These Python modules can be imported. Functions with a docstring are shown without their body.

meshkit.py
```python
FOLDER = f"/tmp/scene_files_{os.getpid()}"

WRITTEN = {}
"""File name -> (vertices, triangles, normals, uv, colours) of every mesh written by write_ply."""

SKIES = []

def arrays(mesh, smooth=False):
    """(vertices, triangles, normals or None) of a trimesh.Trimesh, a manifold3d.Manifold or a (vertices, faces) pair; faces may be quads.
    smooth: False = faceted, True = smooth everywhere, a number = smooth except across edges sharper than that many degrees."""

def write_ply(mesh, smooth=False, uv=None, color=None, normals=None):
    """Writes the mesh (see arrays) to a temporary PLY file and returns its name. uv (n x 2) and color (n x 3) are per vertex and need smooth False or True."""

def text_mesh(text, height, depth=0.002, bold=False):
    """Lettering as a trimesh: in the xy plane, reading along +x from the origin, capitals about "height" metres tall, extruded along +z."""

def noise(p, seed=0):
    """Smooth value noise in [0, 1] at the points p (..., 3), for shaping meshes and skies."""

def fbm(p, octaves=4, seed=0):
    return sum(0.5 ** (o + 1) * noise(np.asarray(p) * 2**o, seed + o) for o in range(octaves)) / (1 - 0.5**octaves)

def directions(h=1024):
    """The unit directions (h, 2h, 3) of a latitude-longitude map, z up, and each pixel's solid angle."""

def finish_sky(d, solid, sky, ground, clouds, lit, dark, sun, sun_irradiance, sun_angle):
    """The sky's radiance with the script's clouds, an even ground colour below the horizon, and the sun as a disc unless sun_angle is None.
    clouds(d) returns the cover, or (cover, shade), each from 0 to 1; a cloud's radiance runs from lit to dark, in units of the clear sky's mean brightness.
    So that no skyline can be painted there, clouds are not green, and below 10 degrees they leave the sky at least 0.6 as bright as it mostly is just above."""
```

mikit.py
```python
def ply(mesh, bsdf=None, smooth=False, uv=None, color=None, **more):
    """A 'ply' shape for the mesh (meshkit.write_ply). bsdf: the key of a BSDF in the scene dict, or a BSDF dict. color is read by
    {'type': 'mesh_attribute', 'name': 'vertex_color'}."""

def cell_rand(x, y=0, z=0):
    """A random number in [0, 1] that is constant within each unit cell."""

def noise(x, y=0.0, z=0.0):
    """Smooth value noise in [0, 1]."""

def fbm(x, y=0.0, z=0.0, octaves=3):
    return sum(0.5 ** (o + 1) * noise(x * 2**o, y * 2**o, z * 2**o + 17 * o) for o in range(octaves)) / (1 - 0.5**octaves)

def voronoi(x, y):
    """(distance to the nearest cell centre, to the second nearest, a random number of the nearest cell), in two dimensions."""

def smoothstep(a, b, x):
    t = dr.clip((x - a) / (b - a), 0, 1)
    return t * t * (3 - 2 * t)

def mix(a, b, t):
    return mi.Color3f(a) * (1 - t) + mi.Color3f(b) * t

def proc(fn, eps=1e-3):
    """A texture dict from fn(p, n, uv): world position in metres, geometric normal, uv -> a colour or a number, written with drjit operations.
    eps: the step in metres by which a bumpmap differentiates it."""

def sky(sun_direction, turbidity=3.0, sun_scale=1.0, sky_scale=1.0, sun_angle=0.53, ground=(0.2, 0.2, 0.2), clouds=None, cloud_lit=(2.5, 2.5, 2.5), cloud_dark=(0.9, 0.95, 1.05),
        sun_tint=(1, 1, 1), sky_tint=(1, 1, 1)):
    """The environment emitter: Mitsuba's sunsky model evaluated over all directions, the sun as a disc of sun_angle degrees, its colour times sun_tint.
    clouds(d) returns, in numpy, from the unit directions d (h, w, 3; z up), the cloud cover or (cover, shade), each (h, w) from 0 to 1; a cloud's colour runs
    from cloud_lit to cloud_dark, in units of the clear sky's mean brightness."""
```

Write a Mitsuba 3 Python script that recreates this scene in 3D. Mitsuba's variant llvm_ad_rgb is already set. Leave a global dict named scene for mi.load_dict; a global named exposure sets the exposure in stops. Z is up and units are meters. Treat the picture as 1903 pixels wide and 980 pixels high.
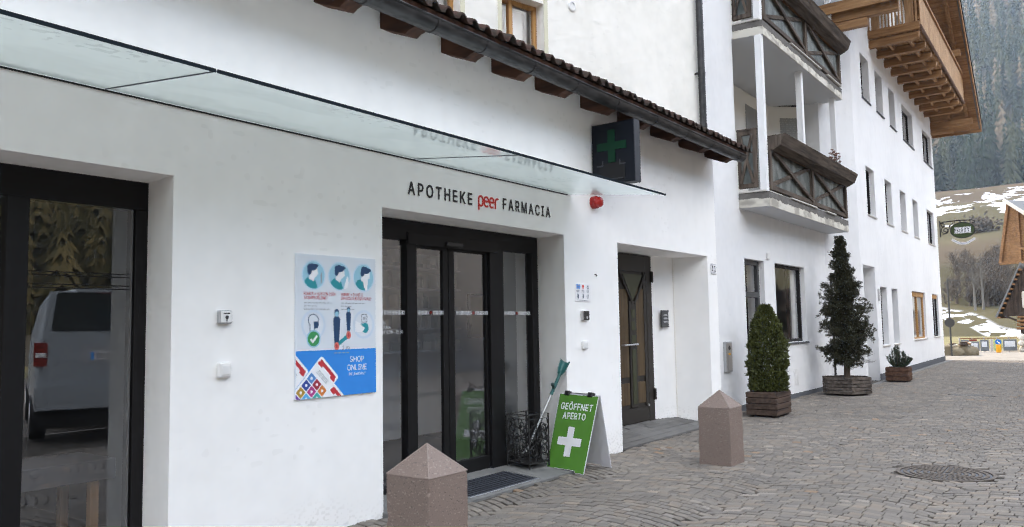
import math, random
import numpy as np, trimesh, mitsuba as mi, mikit, meshkit
import drjit as dr
from shapely.geometry import Polygon, LineString, Point, box as sbox
from shapely.ops import unary_union
from shapely import affinity
from mikit import noise, fbm, smoothstep, mix, cell_rand

T = mi.ScalarTransform4f
rng = np.random.default_rng(7)
scene, labels = {}, {}

# ------------------------------------------------------------------ camera, sky, exposure
CAM = np.array([0.0, -4.792, 1.5])
FW = np.array([0.80000671, 0.59470796, 0.07944619])
UP = np.array([-0.05349466, -0.06118514, 0.99669188])
scene['camera'] = {'type': 'perspective', 'fov': 65.28, 'fov_axis': 'x', 'near_clip': 0.05, 'far_clip': 6000.0,
                   'to_world': T().look_at(origin=CAM.tolist(), target=(CAM + FW).tolist(), up=UP.tolist()),
                   'medium': {'type': 'ref', 'id': 'hazy_air'}}


def cloud_cover(d):
    c = meshkit.fbm(np.stack([d[..., 0] * 2.2, d[..., 1] * 2.2, d[..., 2] * 5.0], -1), 4, seed=3)
    return np.clip((c - 0.34) / 0.16, 0, 1) * 0.93


scene['hazy_air'] = {'type': 'homogeneous', 'albedo': {'type': 'rgb', 'value': [0.93, 0.95, 0.97]}, 'sigma_t': {'type': 'rgb', 'value': [0.00019, 0.00023, 0.00028]}}
scene['sky'] = mikit.sky((0.41, 0.62, 0.66), turbidity=3, sun_scale=0.24, sun_angle=3.0, clouds=cloud_cover, cloud_lit=(2.55, 2.56, 2.58), cloud_dark=(1.05, 1.05, 1.06))
exposure = 4.32

# ------------------------------------------------------------------ materials


def rgb(*c):
    return {'type': 'rgb', 'value': [float(x) for x in (c if len(c) > 1 else c * 3)]}


def principled(color, rough=0.7, spec=0.4, metal=0.0, **k):
    c = color if isinstance(color, dict) else rgb(*color)
    return {'type': 'principled', 'base_color': c, 'roughness': rough, 'specular': spec, 'metallic': metal, **k}


def mat(name, bsdf, two=True):
    scene[name] = {'type': 'twosided', 'bsdf': bsdf} if two else bsdf
    return name


def bumped(bsdf, fn, scale=1.0, eps=2e-3):
    return {'type': 'bumpmap', 'arbitrary': mikit.proc(fn, eps=eps), 'scale': scale, 'bsdf': bsdf}


def plaster_col(base, tint, amount):
    def fn(p, n, uv):
        big = fbm(p.x * 0.9, p.y * 0.9, p.z * 0.7, 3)
        fine = fbm(p.x * 9.0, p.y * 9.0, p.z * 7.0, 3)
        streak = fbm((p.x + p.y) * 7.0, 3.0, p.z * 0.6, 3)
        t = 0.55 * big + 0.25 * fine + 0.2 * streak
        c = mix(base, tint, smoothstep(0.35, 0.75, t) * amount)
        speck = smoothstep(0.80, 0.86, noise(p.x * 17, p.y * 17, p.z * 17)) * smoothstep(0.55, 0.7, noise(p.x * 1.3, p.y * 1.3, p.z * 1.3 + 9))
        splash = smoothstep(0.55, 0.8, noise(p.x * 48, p.y * 48, p.z * 48)) * smoothstep(0.45, 0.0, p.z + 0.25 * noise(p.x * 2, p.y * 2, 3))
        return mix(c, (0.42, 0.41, 0.38), 0.10 * speck + 0.40 * splash)
    return fn


def plaster_bump(amp, f):
    return lambda p, n, uv: amp * (fbm(p.x * f, p.y * f, p.z * f, 3) + 1.5 * noise(p.x * f * 0.12, p.y * f * 0.12, p.z * f * 0.12))


mat('plaster_white', bumped(principled(mikit.proc(plaster_col((0.87, 0.865, 0.85), (0.79, 0.785, 0.77), 0.65)), 0.85, 0.2), plaster_bump(0.0022, 22)))
mat('plaster_bright', bumped(principled(mikit.proc(plaster_col((0.74, 0.742, 0.745), (0.66, 0.664, 0.67), 0.8)), 0.85, 0.2), plaster_bump(0.002, 20)))
mat('plaster_cream', bumped(principled(mikit.proc(plaster_col((0.84, 0.82, 0.765), (0.70, 0.685, 0.63), 0.8)), 0.9, 0.15), plaster_bump(0.012, 13)))
mat('reveal_cream', principled((0.78, 0.755, 0.69), 0.85, 0.2))
mat('trim_beige', principled((0.62, 0.60, 0.46), 0.8, 0.2))
mat('soffit_grey', principled((0.50, 0.51, 0.52), 0.85, 0.2))


def concrete_fn(p, n, uv):
    edge = 0.5 + 0.5 * fbm(p.x * 7 + p.y * 5, 2.0, p.z * 3, 3)
    top = smoothstep(-0.004, 0.006, (p.z - dr.floor((p.z - 3.52) / 3.06) * 3.06 - 3.52) - 0.07 - 0.16 * (edge - 0.32))
    paint = mix((0.58, 0.555, 0.49), (0.33, 0.31, 0.27), smoothstep(0.42, 0.7, fbm(p.x * 4, p.y * 4, p.z * 5)))
    bare = mix((0.10, 0.095, 0.088), (0.17, 0.16, 0.15), fbm(p.x * 20, p.y * 20, p.z * 20))
    return mix(paint, bare, top)


mat('concrete_edge', bumped(principled(mikit.proc(concrete_fn), 0.9, 0.2), lambda p, n, uv: 0.006 * fbm(p.x * 25, p.y * 25, p.z * 25)))
mat('frame_dark', principled((0.0085, 0.008, 0.0085), 0.42, 0.22))
mat('frame_grey', principled((0.045, 0.047, 0.05), 0.4, 0.5))
mat('door_frame', principled((0.024, 0.020, 0.016), 0.5, 0.3))
mat('rubber', principled((0.012, 0.012, 0.012), 0.7, 0.3))
mat('black_letter', principled((0.012, 0.012, 0.013), 0.4, 0.5))
mat('red_letter', principled((0.55, 0.025, 0.015), 0.4, 0.5))
mat('glass_pane', {'type': 'thindielectric', 'int_ior': 1.52}, two=False)
mat('door_glass', {'type': 'blendbsdf', 'weight': 0.13, 'a': {'type': 'thindielectric', 'int_ior': 1.62}, 'b': {'type': 'twosided', 'bsdf': {'type': 'conductor', 'material': 'Al', 'specular_reflectance': rgb(.8, .84, .88)}}}, two=False)
mat('canopy_glass', {'type': 'blendbsdf', 'weight': 0.20, 'a': {'type': 'blendbsdf', 'weight': 0.5, 'a': {'type': 'thindielectric', 'int_ior': 1.7, 'specular_transmittance': rgb(.84, .92, .885)}, 'b': {'type': 'twosided', 'bsdf': {'type': 'conductor', 'material': 'Al', 'specular_reflectance': rgb(.86, .93, .905)}}}, 'b': {'type': 'principledthin', 'diff_trans': 1.15, 'roughness': 0.6, 'spec_trans': 0.0,
     'base_color': mikit.proc(lambda p, n, uv: mix((0.82, 0.91, 0.87), (0.56, 0.63, 0.60), smoothstep(0.50, 0.75, fbm(p.x * 2.2, p.y * 3.5, 0, 4)) * 0.4
     + 0.8 * smoothstep(0.66, 0.74, noise(p.x * 30, p.y * 30, 3)) * smoothstep(0.74, 0.84, noise(p.x * 1.1, p.y * 1.9, 5))))}}, two=False)
mat('canopy_edge', principled((0.009, 0.014, 0.019), 0.7, 0.08))
mat('zinc_dark', principled(mikit.proc(lambda p, n, uv: mix((0.016, 0.0155, 0.016), (0.042, 0.040, 0.040), smoothstep(0.35, 0.75, fbm(p.x * 5, p.y * 14, p.z * 14)))), 0.42, 0.5, 0.3))
mat('copper_brown', principled((0.16, 0.09, 0.06), 0.5, 0.5, 0.3))


def wood_fn(dark, light, axis, f=1.0):
    def fn(p, n, uv):
        a = [p.x, p.y, p.z]
        long = a[axis] * 1.4 * f
        o = [a[i] for i in range(3) if i != axis]
        ring = fbm(o[0] * 26 * f + 2 * noise(long, o[1] * 3, 1.0), o[1] * 26 * f, long, 3)
        blotch = fbm(p.x * 2.3, p.y * 2.3, p.z * 2.3, 3)
        return mix(dark, light, smoothstep(0.25, 0.75, 0.7 * ring + 0.3 * blotch))
    return fn


def wood(name, dark, light, axis, rough=0.7, f=1.0):
    return mat(name, bumped(principled(mikit.proc(wood_fn(dark, light, axis, f)), rough, 0.3), lambda p, n, uv: 0.0015 * fbm([p.x, p.y, p.z][(axis + 1) % 3] * 40 * f, [p.x, p.y, p.z][(axis + 2) % 3] * 40 * f, [p.x, p.y, p.z][axis] * 3, 2)))


wood('rafter_wood', (0.025, 0.010, 0.006), (0.085, 0.034, 0.016), 1)
wood('window_wood', (0.30, 0.15, 0.05), (0.50, 0.28, 0.10), 2, 0.5)
wood('old_wood', (0.035, 0.026, 0.020), (0.125, 0.098, 0.076), 2, 0.8)
wood('old_wood_h', (0.035, 0.026, 0.020), (0.11, 0.085, 0.066), 0, 0.8)
wood('old_wood_warm', (0.10, 0.048, 0.022), (0.20, 0.105, 0.05), 0, 0.8)
wood('alpine_wood', (0.20, 0.100, 0.040), (0.37, 0.205, 0.093), 1, 0.6)
wood('alpine_wood_v', (0.27, 0.155, 0.075), (0.45, 0.275, 0.145), 2, 0.6)
wood('alpine_wood_h', (0.21, 0.105, 0.043), (0.38, 0.215, 0.100), 0, 0.6)
wood('planter_wood', (0.032, 0.021, 0.016), (0.092, 0.060, 0.044), 0, 0.75)
wood('planter_wood_red', (0.050, 0.024, 0.014), (0.115, 0.058, 0.034), 0, 0.7)
wood('planter_wood_grey', (0.048, 0.040, 0.033), (0.13, 0.105, 0.088), 0, 0.85)
wood('barn_wood', (0.13, 0.065, 0.027), (0.27, 0.145, 0.065), 1, 0.75)
wood('barn_wood_dark', (0.03, 0.022, 0.018), (0.10, 0.075, 0.058), 2, 0.85)
wood('door_wood', (0.045, 0.028, 0.012), (0.095, 0.060, 0.026), 2, 0.5)
mat('roof_tile', bumped(principled(mikit.proc(lambda p, n, uv: mix(mix((0.022, 0.014, 0.011), (0.060, 0.032, 0.024), cell_rand(dr.floor(p.x / 0.17), dr.floor(p.y * 2.6), 4)),
     (0.030, 0.026, 0.020), 0.8 * smoothstep(0.42, 0.62, fbm(p.x * 9, p.y * 9, p.z * 9)))), 0.85, 0.25), lambda p, n, uv: 0.004 * fbm(p.x * 45, p.y * 45, p.z * 45)))


def granite_fn(p, n, uv):
    a = noise(p.x * 150, p.y * 150, p.z * 150)
    b = noise(p.x * 95 + 40, p.y * 95, p.z * 95)
    c = fbm(p.x * 4, p.y * 4, p.z * 4)
    col = mix((0.155, 0.116, 0.097), (0.220, 0.168, 0.143), 0.5 * c + 0.5 * a)
    col = mix(col, (0.33, 0.275, 0.24), 0.5 * smoothstep(0.75, 0.81, b))
    return mix(col, (0.07, 0.055, 0.05), 0.6 * smoothstep(0.78, 0.84, noise(p.x * 120, p.y * 120 + 9, p.z * 120)))


mat('porphyry', bumped(principled(mikit.proc(granite_fn), 0.6, 0.35), lambda p, n, uv: 0.0012 * noise(p.x * 160, p.y * 160, p.z * 160)))
mat('porphyry_edge', principled((0.25, 0.20, 0.175), 0.6, 0.3))


def stone_grain(p, n, uv):
    return 0.006 * fbm(p.x * 38, p.y * 38, p.z * 38, 3)


mat('cobble', bumped(principled({'type': 'mesh_attribute', 'name': 'vertex_color'}, 0.72, 0.35), stone_grain))


def joint_fn(p, n, uv):
    return mix((0.042, 0.038, 0.033), (0.085, 0.077, 0.068), fbm(p.x * 8, p.y * 8, 0, 3))


mat('joint_sand', principled(mikit.proc(joint_fn), 0.95, 0.1))


def ground_fn(p, n, uv):
    # beyond the built setts: the same setts, too far or too far aside to tell apart, then a street end painted paler for sunlight, then grass
    d, e, r = mikit.voronoi(p.x * 8, p.y * 8)
    sett = mix((0.11, 0.098, 0.087), (0.165, 0.147, 0.13), r)
    sett = mix((0.06, 0.055, 0.05), sett, smoothstep(0.02, 0.12, e - d))
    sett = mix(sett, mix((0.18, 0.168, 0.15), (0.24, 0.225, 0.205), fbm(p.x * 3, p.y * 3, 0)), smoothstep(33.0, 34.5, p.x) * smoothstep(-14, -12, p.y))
    grass = mix((0.075, 0.07, 0.03), (0.16, 0.14, 0.075), fbm(p.x * 0.8, p.y * 0.8, 1, 4))
    far = smoothstep(46.0, 50.0, p.x + 1.5 * noise(p.x * .5, p.y * .5))
    side = smoothstep(-24.0, -26.0, p.y)
    return mix(sett, grass, dr.maximum(far, side))


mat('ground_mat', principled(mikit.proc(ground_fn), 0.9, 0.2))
mat('slab_stone', bumped(principled(mikit.proc(lambda p, n, uv: mix((0.11, 0.11, 0.108), (0.19, 0.188, 0.182), fbm(p.x * 6, p.y * 6, p.z * 6, 4))), 0.75, 0.3), stone_grain))
mat('slab_dark', bumped(principled(mikit.proc(lambda p, n, uv: mix((0.075, 0.072, 0.068), (0.16, 0.155, 0.148), 0.6 * fbm(p.x * 5, p.y * 5, p.z * 6, 4) + 0.4 * cell_rand(dr.floor(p.x * 2.2), dr.floor(p.y * 5), 2))), 0.75, 0.3), stone_grain))
mat('plinth_grey', principled((0.10, 0.105, 0.115), 0.8, 0.3))
mat('steel', principled((0.55, 0.55, 0.56), 0.32, 0.5, 0.9))
mat('alu', principled((0.42, 0.43, 0.44), 0.45, 0.5, 0.5))
mat('white_plastic', principled((0.72, 0.72, 0.71), 0.4, 0.5))
mat('grey_plastic', principled((0.36, 0.36, 0.37), 0.45, 0.5))
mat('dark_plastic', principled((0.03, 0.03, 0.032), 0.4, 0.5))
mat('red_plastic', principled((0.30, 0.012, 0.011), 0.35, 0.4))
mat('red_lens', principled((0.38, 0.016, 0.013), 0.15, 0.5, clearcoat=0.4))
mat('iron_black', principled((0.014, 0.013, 0.013), 0.5, 0.5, 0.2))
mat('iron_cast', principled(mikit.proc(lambda p, n, uv: mix((0.085, 0.070, 0.058), (0.15, 0.125, 0.105), fbm(p.x * 20, p.y * 20, 0))), 0.6, 0.5, 0.3))
mat('mat_black', principled((0.007, 0.008, 0.011), 0.75, 0.2))
mat('mat_blue', principled((0.050, 0.055, 0.068), 0.9, 0.2))
mat('sign_green', principled((0.085, 0.235, 0.030), 0.45, 0.4))
mat('sign_white', principled((0.80, 0.80, 0.82), 0.5, 0.4))
mat('sign_back', principled((0.62, 0.61, 0.65), 0.6, 0.3))
mat('teal_plastic', principled((0.012, 0.10, 0.095), 0.4, 0.5))
mat('teal_dark', principled((0.012, 0.035, 0.035), 0.5, 0.4))
mat('cross_box', principled((0.006, 0.008, 0.013), 0.35, 0.18))
mat('cross_side', principled((0.035, 0.038, 0.046), 0.5, 0.3))
mat('cross_green', principled((0.003, 0.034, 0.016), 0.4, 0.2))
mat('led_panel', principled((0.009, 0.009, 0.010), 0.6, 0.3))
for nm, c in dict(print_paper=(0.66, 0.71, 0.77), print_sky=(0.30, 0.55, 0.68), print_ring=(0.52, 0.68, 0.80), print_navy=(0.022, 0.06, 0.14), print_teal=(0.03, 0.27, 0.32), print_white=(0.80, 0.82, 0.85),
                  print_red=(0.42, 0.05, 0.06), print_dark=(0.10, 0.12, 0.16), print_blue=(0.035, 0.24, 0.70), print_green=(0.05, 0.28, 0.10), print_salmon=(0.62, 0.16, 0.13), print_halo=(0.56, 0.66, 0.78),
                  print_phone_red=(0.50, 0.04, 0.05), tile_a=(0.10, 0.24, 0.55), tile_b=(0.04, 0.07, 0.30), tile_c=(0.30, 0.03, 0.05), tile_d=(0.62, 0.20, 0.05), tile_e=(0.40, 0.05, 0.22), tile_f=(0.05, 0.35, 0.33), tile_g=(0.42, 0.26, 0.05), tile_h=(0.10, 0.40, 0.72),
                  tile_i=(0.14, 0.05, 0.33), tile_j=(0.32, 0.44, 0.08), print_grey=(0.34, 0.36, 0.40)).items():
    mat(nm, principled(c, 0.4, 0.4))
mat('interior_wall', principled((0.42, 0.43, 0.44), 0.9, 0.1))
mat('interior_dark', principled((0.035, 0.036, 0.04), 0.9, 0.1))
mat('interior_floor', principled((0.06, 0.058, 0.06), 0.6, 0.3))
mat('shelf_white', principled((0.72, 0.73, 0.74), 0.6, 0.3))
mat('carton', principled(mikit.proc(lambda p, n, uv: mix((0.75, 0.74, 0.68), (0.40, 0.45, 0.42), smoothstep(.5, .9, cell_rand(dr.floor(p.x * 7), 0, dr.floor(p.z * 3))))), 0.6, 0.3))
mat('curtain', principled((0.62, 0.63, 0.62), 0.9, 0.1))
mat('shutter_grey', principled((0.33, 0.33, 0.31), 0.6, 0.3))
mat('slot_dark', principled((0.02, 0.02, 0.02), 0.9, 0.1))
mat('sill_stone', principled((0.52, 0.50, 0.46), 0.8, 0.3))
mat('frosted', principled(mikit.proc(lambda p, n, uv: mix((0.055, 0.065, 0.060), (0.14, 0.15, 0.14), smoothstep(.3, .75, fbm(p.x * 6 + p.y * 6, p.z * 2.5, 1, 4)))), 0.45, 0.4))
mat('door_glass_green', principled((0.030, 0.034, 0.012), 0.35, 0.3))


def leaf_mat(name, a, b):
    def fn(p, n, uv):
        return mix(a, b, 0.6 * fbm(p.x * 7, p.y * 7, p.z * 7, 2) + 0.4 * cell_rand(dr.floor(p.x * 60), dr.floor(p.y * 60), dr.floor(p.z * 60)))
    return mat(name, principled(mikit.proc(fn), 0.6, 0.3))


leaf_mat('thuja_leaf', (0.024, 0.032, 0.008), (0.088, 0.098, 0.022))
leaf_mat('spruce_leaf', (0.017, 0.018, 0.009), (0.055, 0.054, 0.027))
leaf_mat('pine_leaf', (0.014, 0.028, 0.014), (0.040, 0.065, 0.032))
mat('bark', principled((0.075, 0.058, 0.045), 0.9, 0.2))
mat('birch_bark', principled((0.12, 0.112, 0.10), 0.9, 0.2))
mat('twig_brown', principled((0.085, 0.070, 0.058), 0.9, 0.1))
for i_, (a_, b_) in enumerate((((0.004, 0.008, 0.006), (0.012, 0.018, 0.012)), ((0.012, 0.020, 0.013), (0.030, 0.042, 0.025)), ((0.030, 0.036, 0.020), (0.062, 0.066, 0.036)))):
    mat(f'far_spruce_{i_}', principled(mikit.proc(lambda p, n, uv, a_=a_, b_=b_: mix(a_, b_, noise(p.x * .6, p.y * .6, p.z * .6))), 0.9, 0.1))
mat('far_larch', principled(mikit.proc(lambda p, n, uv: mix((0.11, 0.082, 0.052), (0.20, 0.155, 0.105), noise(p.x * .35, p.y * .35, p.z * .35))), 0.9, 0.1))
mat('near_autumn', principled(mikit.proc(lambda p, n, uv: mix((0.022, 0.025, 0.013), (0.115, 0.098, 0.050), noise(p.x * .3, p.y * .3, p.z * .3))), 0.9, 0.1))


def meadow_fn(p, n, uv):
    r = dr.sqrt(p.x * p.x + (p.y + 5) * (p.y + 5))
    az = dr.atan2(p.y + 5, p.x)
    g = mix((0.036, 0.033, 0.016), (0.066, 0.058, 0.034), fbm(p.x * .06, p.y * .06, 2, 4))
    g = mix(g, (0.055, 0.041, 0.029), smoothstep(0.5, 0.7, fbm(p.x * .02 + 4, p.y * .02, 5, 3)) * 0.8)
    g = mix(g, (0.060, 0.040, 0.028), smoothstep(250, 290, r) * 0.8)
    k = fbm(p.x * .10, p.y * .11, 7, 4)
    k2 = fbm(p.x * .045 + 31, p.y * .16, 3, 4)
    band1 = smoothstep(205, 225, r) * smoothstep(285, 262, r)
    rl = r - 240 * (az - 0.143) + 5 * (noise(p.x * .08, p.y * .3, 4) - .5)
    low = smoothstep(91.0, 93, rl) * smoothstep(104, 100, rl)
    fine = noise(p.x * .55, p.y * .9, 6) - .5
    snow = smoothstep(0.51, 0.56, 0.5 * k + 0.5 * k2 + 0.20 * fine + 0.10 * band1 - 0.07 - 0.25 * smoothstep(200, 150, r)) * smoothstep(284, 278, r)
    snow2 = smoothstep(0.515, 0.56, 0.30 * k + 0.20 * k2 + 0.50 * fbm(p.x * .45, p.y * .9, 2, 3)) * low
    g = mix(g, (0.035, 0.032, 0.025), smoothstep(292, 300, r))
    return mix(g, (0.40, 0.425, 0.47), dr.maximum(snow, snow2))


mat('meadow_mat', principled(mikit.proc(meadow_fn), 0.95, 0.1))
mat('forest_floor', principled((0.05, 0.045, 0.035), 0.95, 0.1))
mat('van_paint', principled((0.33, 0.36, 0.39), 0.32, 0.5, 0.25, clearcoat=0.7))
mat('van_glass', principled((0.015, 0.02, 0.02), 0.08, 0.6))
mat('tail_red', principled((0.20, 0.022, 0.015), 0.15, 0.6))
mat('tail_amber', principled((0.6, 0.22, 0.04), 0.15, 0.6))
mat('plate_white', principled((0.75, 0.75, 0.75), 0.4, 0.4))
mat('opposite_plaster', principled((0.20, 0.205, 0.22), 0.9, 0.1))
mat('rock_grey', bumped(principled(mikit.proc(lambda p, n, uv: mix((0.13, 0.11, 0.075), (0.27, 0.24, 0.18), fbm(p.x * 4, p.y * 4, p.z * 4, 4))), 0.95, 0.1), lambda p, n, uv: 0.03 * fbm(p.x * 9, p.y * 9, p.z * 9)))
mat('rock_pale', principled((0.58, 0.55, 0.49), 0.95, 0.1))
mat('banner_grey', principled((0.17, 0.19, 0.21), 0.6, 0.2))
mat('banner_lime', principled((0.42, 0.52, 0.25), 0.6, 0.2))
mat('banner_red', principled((0.20, 0.05, 0.04), 0.6, 0.2))
mat('yellow_paint', principled((0.75, 0.36, 0.02), 0.5, 0.3))
mat('blue_sign', principled((0.02, 0.14, 0.50), 0.4, 0.4))
mat('forst_green', principled((0.035, 0.055, 0.010), 0.4, 0.4))
mat('roof_slate', principled((0.16, 0.165, 0.17), 0.7, 0.3))
mat('dry_flower', principled((0.20, 0.10, 0.075), 0.9, 0.1))

# ------------------------------------------------------------------ helpers
used = set()


def key_for(name):
    if name not in used:
        used.add(name)
        return name
    i = 1
    while f'{name}_{i:03d}' in used:
        i += 1
    used.add(f'{name}_{i:03d}')
    return f'{name}_{i:03d}'


def add(name, mesh, m, parent=None, smooth=False, **more):
    k = key_for(f'{parent}__{name}' if parent else name)
    if isinstance(mesh, (list, tuple)) and not isinstance(mesh[0], np.ndarray):
        mesh = trimesh.util.concatenate(list(mesh))
    scene[k] = mikit.ply(mesh, m, smooth=smooth, **more)
    return k


def thing(name, label, category, group=None):
    k = key_for(name)
    tag(k, label, category, group)
    return k


def tag(k, label=None, category=None, group=None, kind=None):
    d = {a: b for a, b in dict(label=label, category=category, group=group, kind=kind).items() if b}
    labels[k] = {**labels.get(k, {}), **d}
    return k


_H = None


def _bevel_faces():
    global _H
    if _H is None:
        v = []
        for s in [(a, b, c) for a in (-1, 1) for b in (-1, 1) for c in (-1, 1)]:
            for ax in range(3):
                q = [s[i] * (1.0 if i == ax else 0.8) for i in range(3)]
                v.append(q)
        h = trimesh.Trimesh(np.array(v), process=False).convex_hull if False else trimesh.convex.convex_hull(np.array(v))
        order = [int(np.argmin(((np.array(v) - q) ** 2).sum(1))) for q in h.vertices]
        _H = (np.array(v), np.array(order)[h.faces])
    return _H


def bx(x0, x1, y0, y1, z0, z1, b=0.004):
    """A box with chamfered edges."""
    lo, hi = np.minimum([x0, y0, z0], [x1, y1, z1]), np.maximum([x0, y0, z0], [x1, y1, z1])
    if b <= 0:
        m = trimesh.creation.box(hi - lo)
        m.apply_translation((lo + hi) / 2)
        return m
    v, f = _bevel_faces()
    half, c = (hi - lo) / 2, (hi + lo) / 2
    b = min(b, 0.45 * (hi - lo).min())
    q = np.where(np.abs(v) == 1.0, np.sign(v) * half, np.sign(v) * (half - b))
    return trimesh.Trimesh(q + c, f, process=False)


def beam(p0, p1, w, h, up=(0, 0, 1), b=0.004, over=0.0):
    """A chamfered bar from p0 to p1, w wide, h along 'up'."""
    p0, p1 = np.array(p0, float), np.array(p1, float)
    d = p1 - p0
    L = np.linalg.norm(d)
    d /= L
    s = np.cross(d, up)
    if np.linalg.norm(s) < 1e-6:
        s = np.cross(d, (1, 0, 0))
    s /= np.linalg.norm(s)
    u = np.cross(s, d)
    m = bx(-over, L + over, -w / 2, w / 2, -h / 2, h / 2, b)
    M = np.eye(4)
    M[:3, 0], M[:3, 1], M[:3, 2], M[:3, 3] = d, -s, u, p0
    m.apply_transform(M)
    return m


def tube(pts, r, n=8, closed=False):
    p = np.asarray(pts, float)
    if closed:
        p = np.vstack([p, p[:1]])
    r = np.broadcast_to(r, (len(p),))
    t = np.gradient(p, axis=0)
    if closed:
        t[0] = t[-1] = p[1] - p[-2]
    t /= np.linalg.norm(t, axis=1, keepdims=True) + 1e-12
    a = np.cross(t[0], [0, 0, 1.0] if abs(t[0, 2]) < 0.9 else [1.0, 0, 0])
    A = []
    for q in t:
        a = a - q * (a @ q)
        a /= np.linalg.norm(a) + 1e-12
        A.append(a)
    A = np.array(A)
    B = np.cross(t, A)
    ang = np.arange(n) * 2 * np.pi / n
    v = (p[:, None] + r[:, None, None] * (np.cos(ang)[None, :, None] * A[:, None] + np.sin(ang)[None, :, None] * B[:, None])).reshape(-1, 3)
    i, j = np.meshgrid(np.arange(len(p) - 1), np.arange(n), indexing='ij')
    q = np.stack([i * n + j, i * n + (j + 1) % n, (i + 1) * n + (j + 1) % n, (i + 1) * n + j], -1).reshape(-1, 4)
    f = np.vstack([q[:, [0, 1, 2]], q[:, [0, 2, 3]]])
    if not closed:
        v = np.vstack([v, p[0], p[-1]])
        k = np.arange(n)
        c0, c1, e = len(v) - 2, len(v) - 1, (len(p) - 1) * n
        f = np.vstack([f, np.stack([k * 0 + c0, (k + 1) % n, k], 1), np.stack([k * 0 + c1, e + k, e + (k + 1) % n], 1)])
    return trimesh.Trimesh(v, f, process=False)


def cyl(p0, p1, r, n=20):
    return tube([p0, p1], r, n)


def polys(g):
    return [q for q in getattr(g, 'geoms', [g]) if q.geom_type == 'Polygon' and q.area > 1e-9]


def extr(poly, depth):
    return trimesh.util.concatenate([trimesh.creation.extrude_polygon(g, depth, engine='earcut') for g in polys(poly)])


def front(poly, y0, y1):
    """Polygon in (x, z), from y0 (street side) to y1."""
    m = extr(poly, y1 - y0)
    m.apply_transform(np.array([[1, 0, 0, 0], [0, 0, -1, y1], [0, 1, 0, 0], [0, 0, 0, 1.0]]))
    return m


def side(poly, x0, x1):
    """Polygon in (y, z), from x0 to x1."""
    m = extr(poly, x1 - x0)
    m.apply_transform(np.array([[0, 0, 1, x0], [1, 0, 0, 0], [0, 1, 0, 0], [0, 0, 0, 1.0]]))
    return m


def plan(poly, z0, z1):
    m = extr(poly, z1 - z0)
    m.apply_translation([0, 0, z0])
    return m


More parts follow.
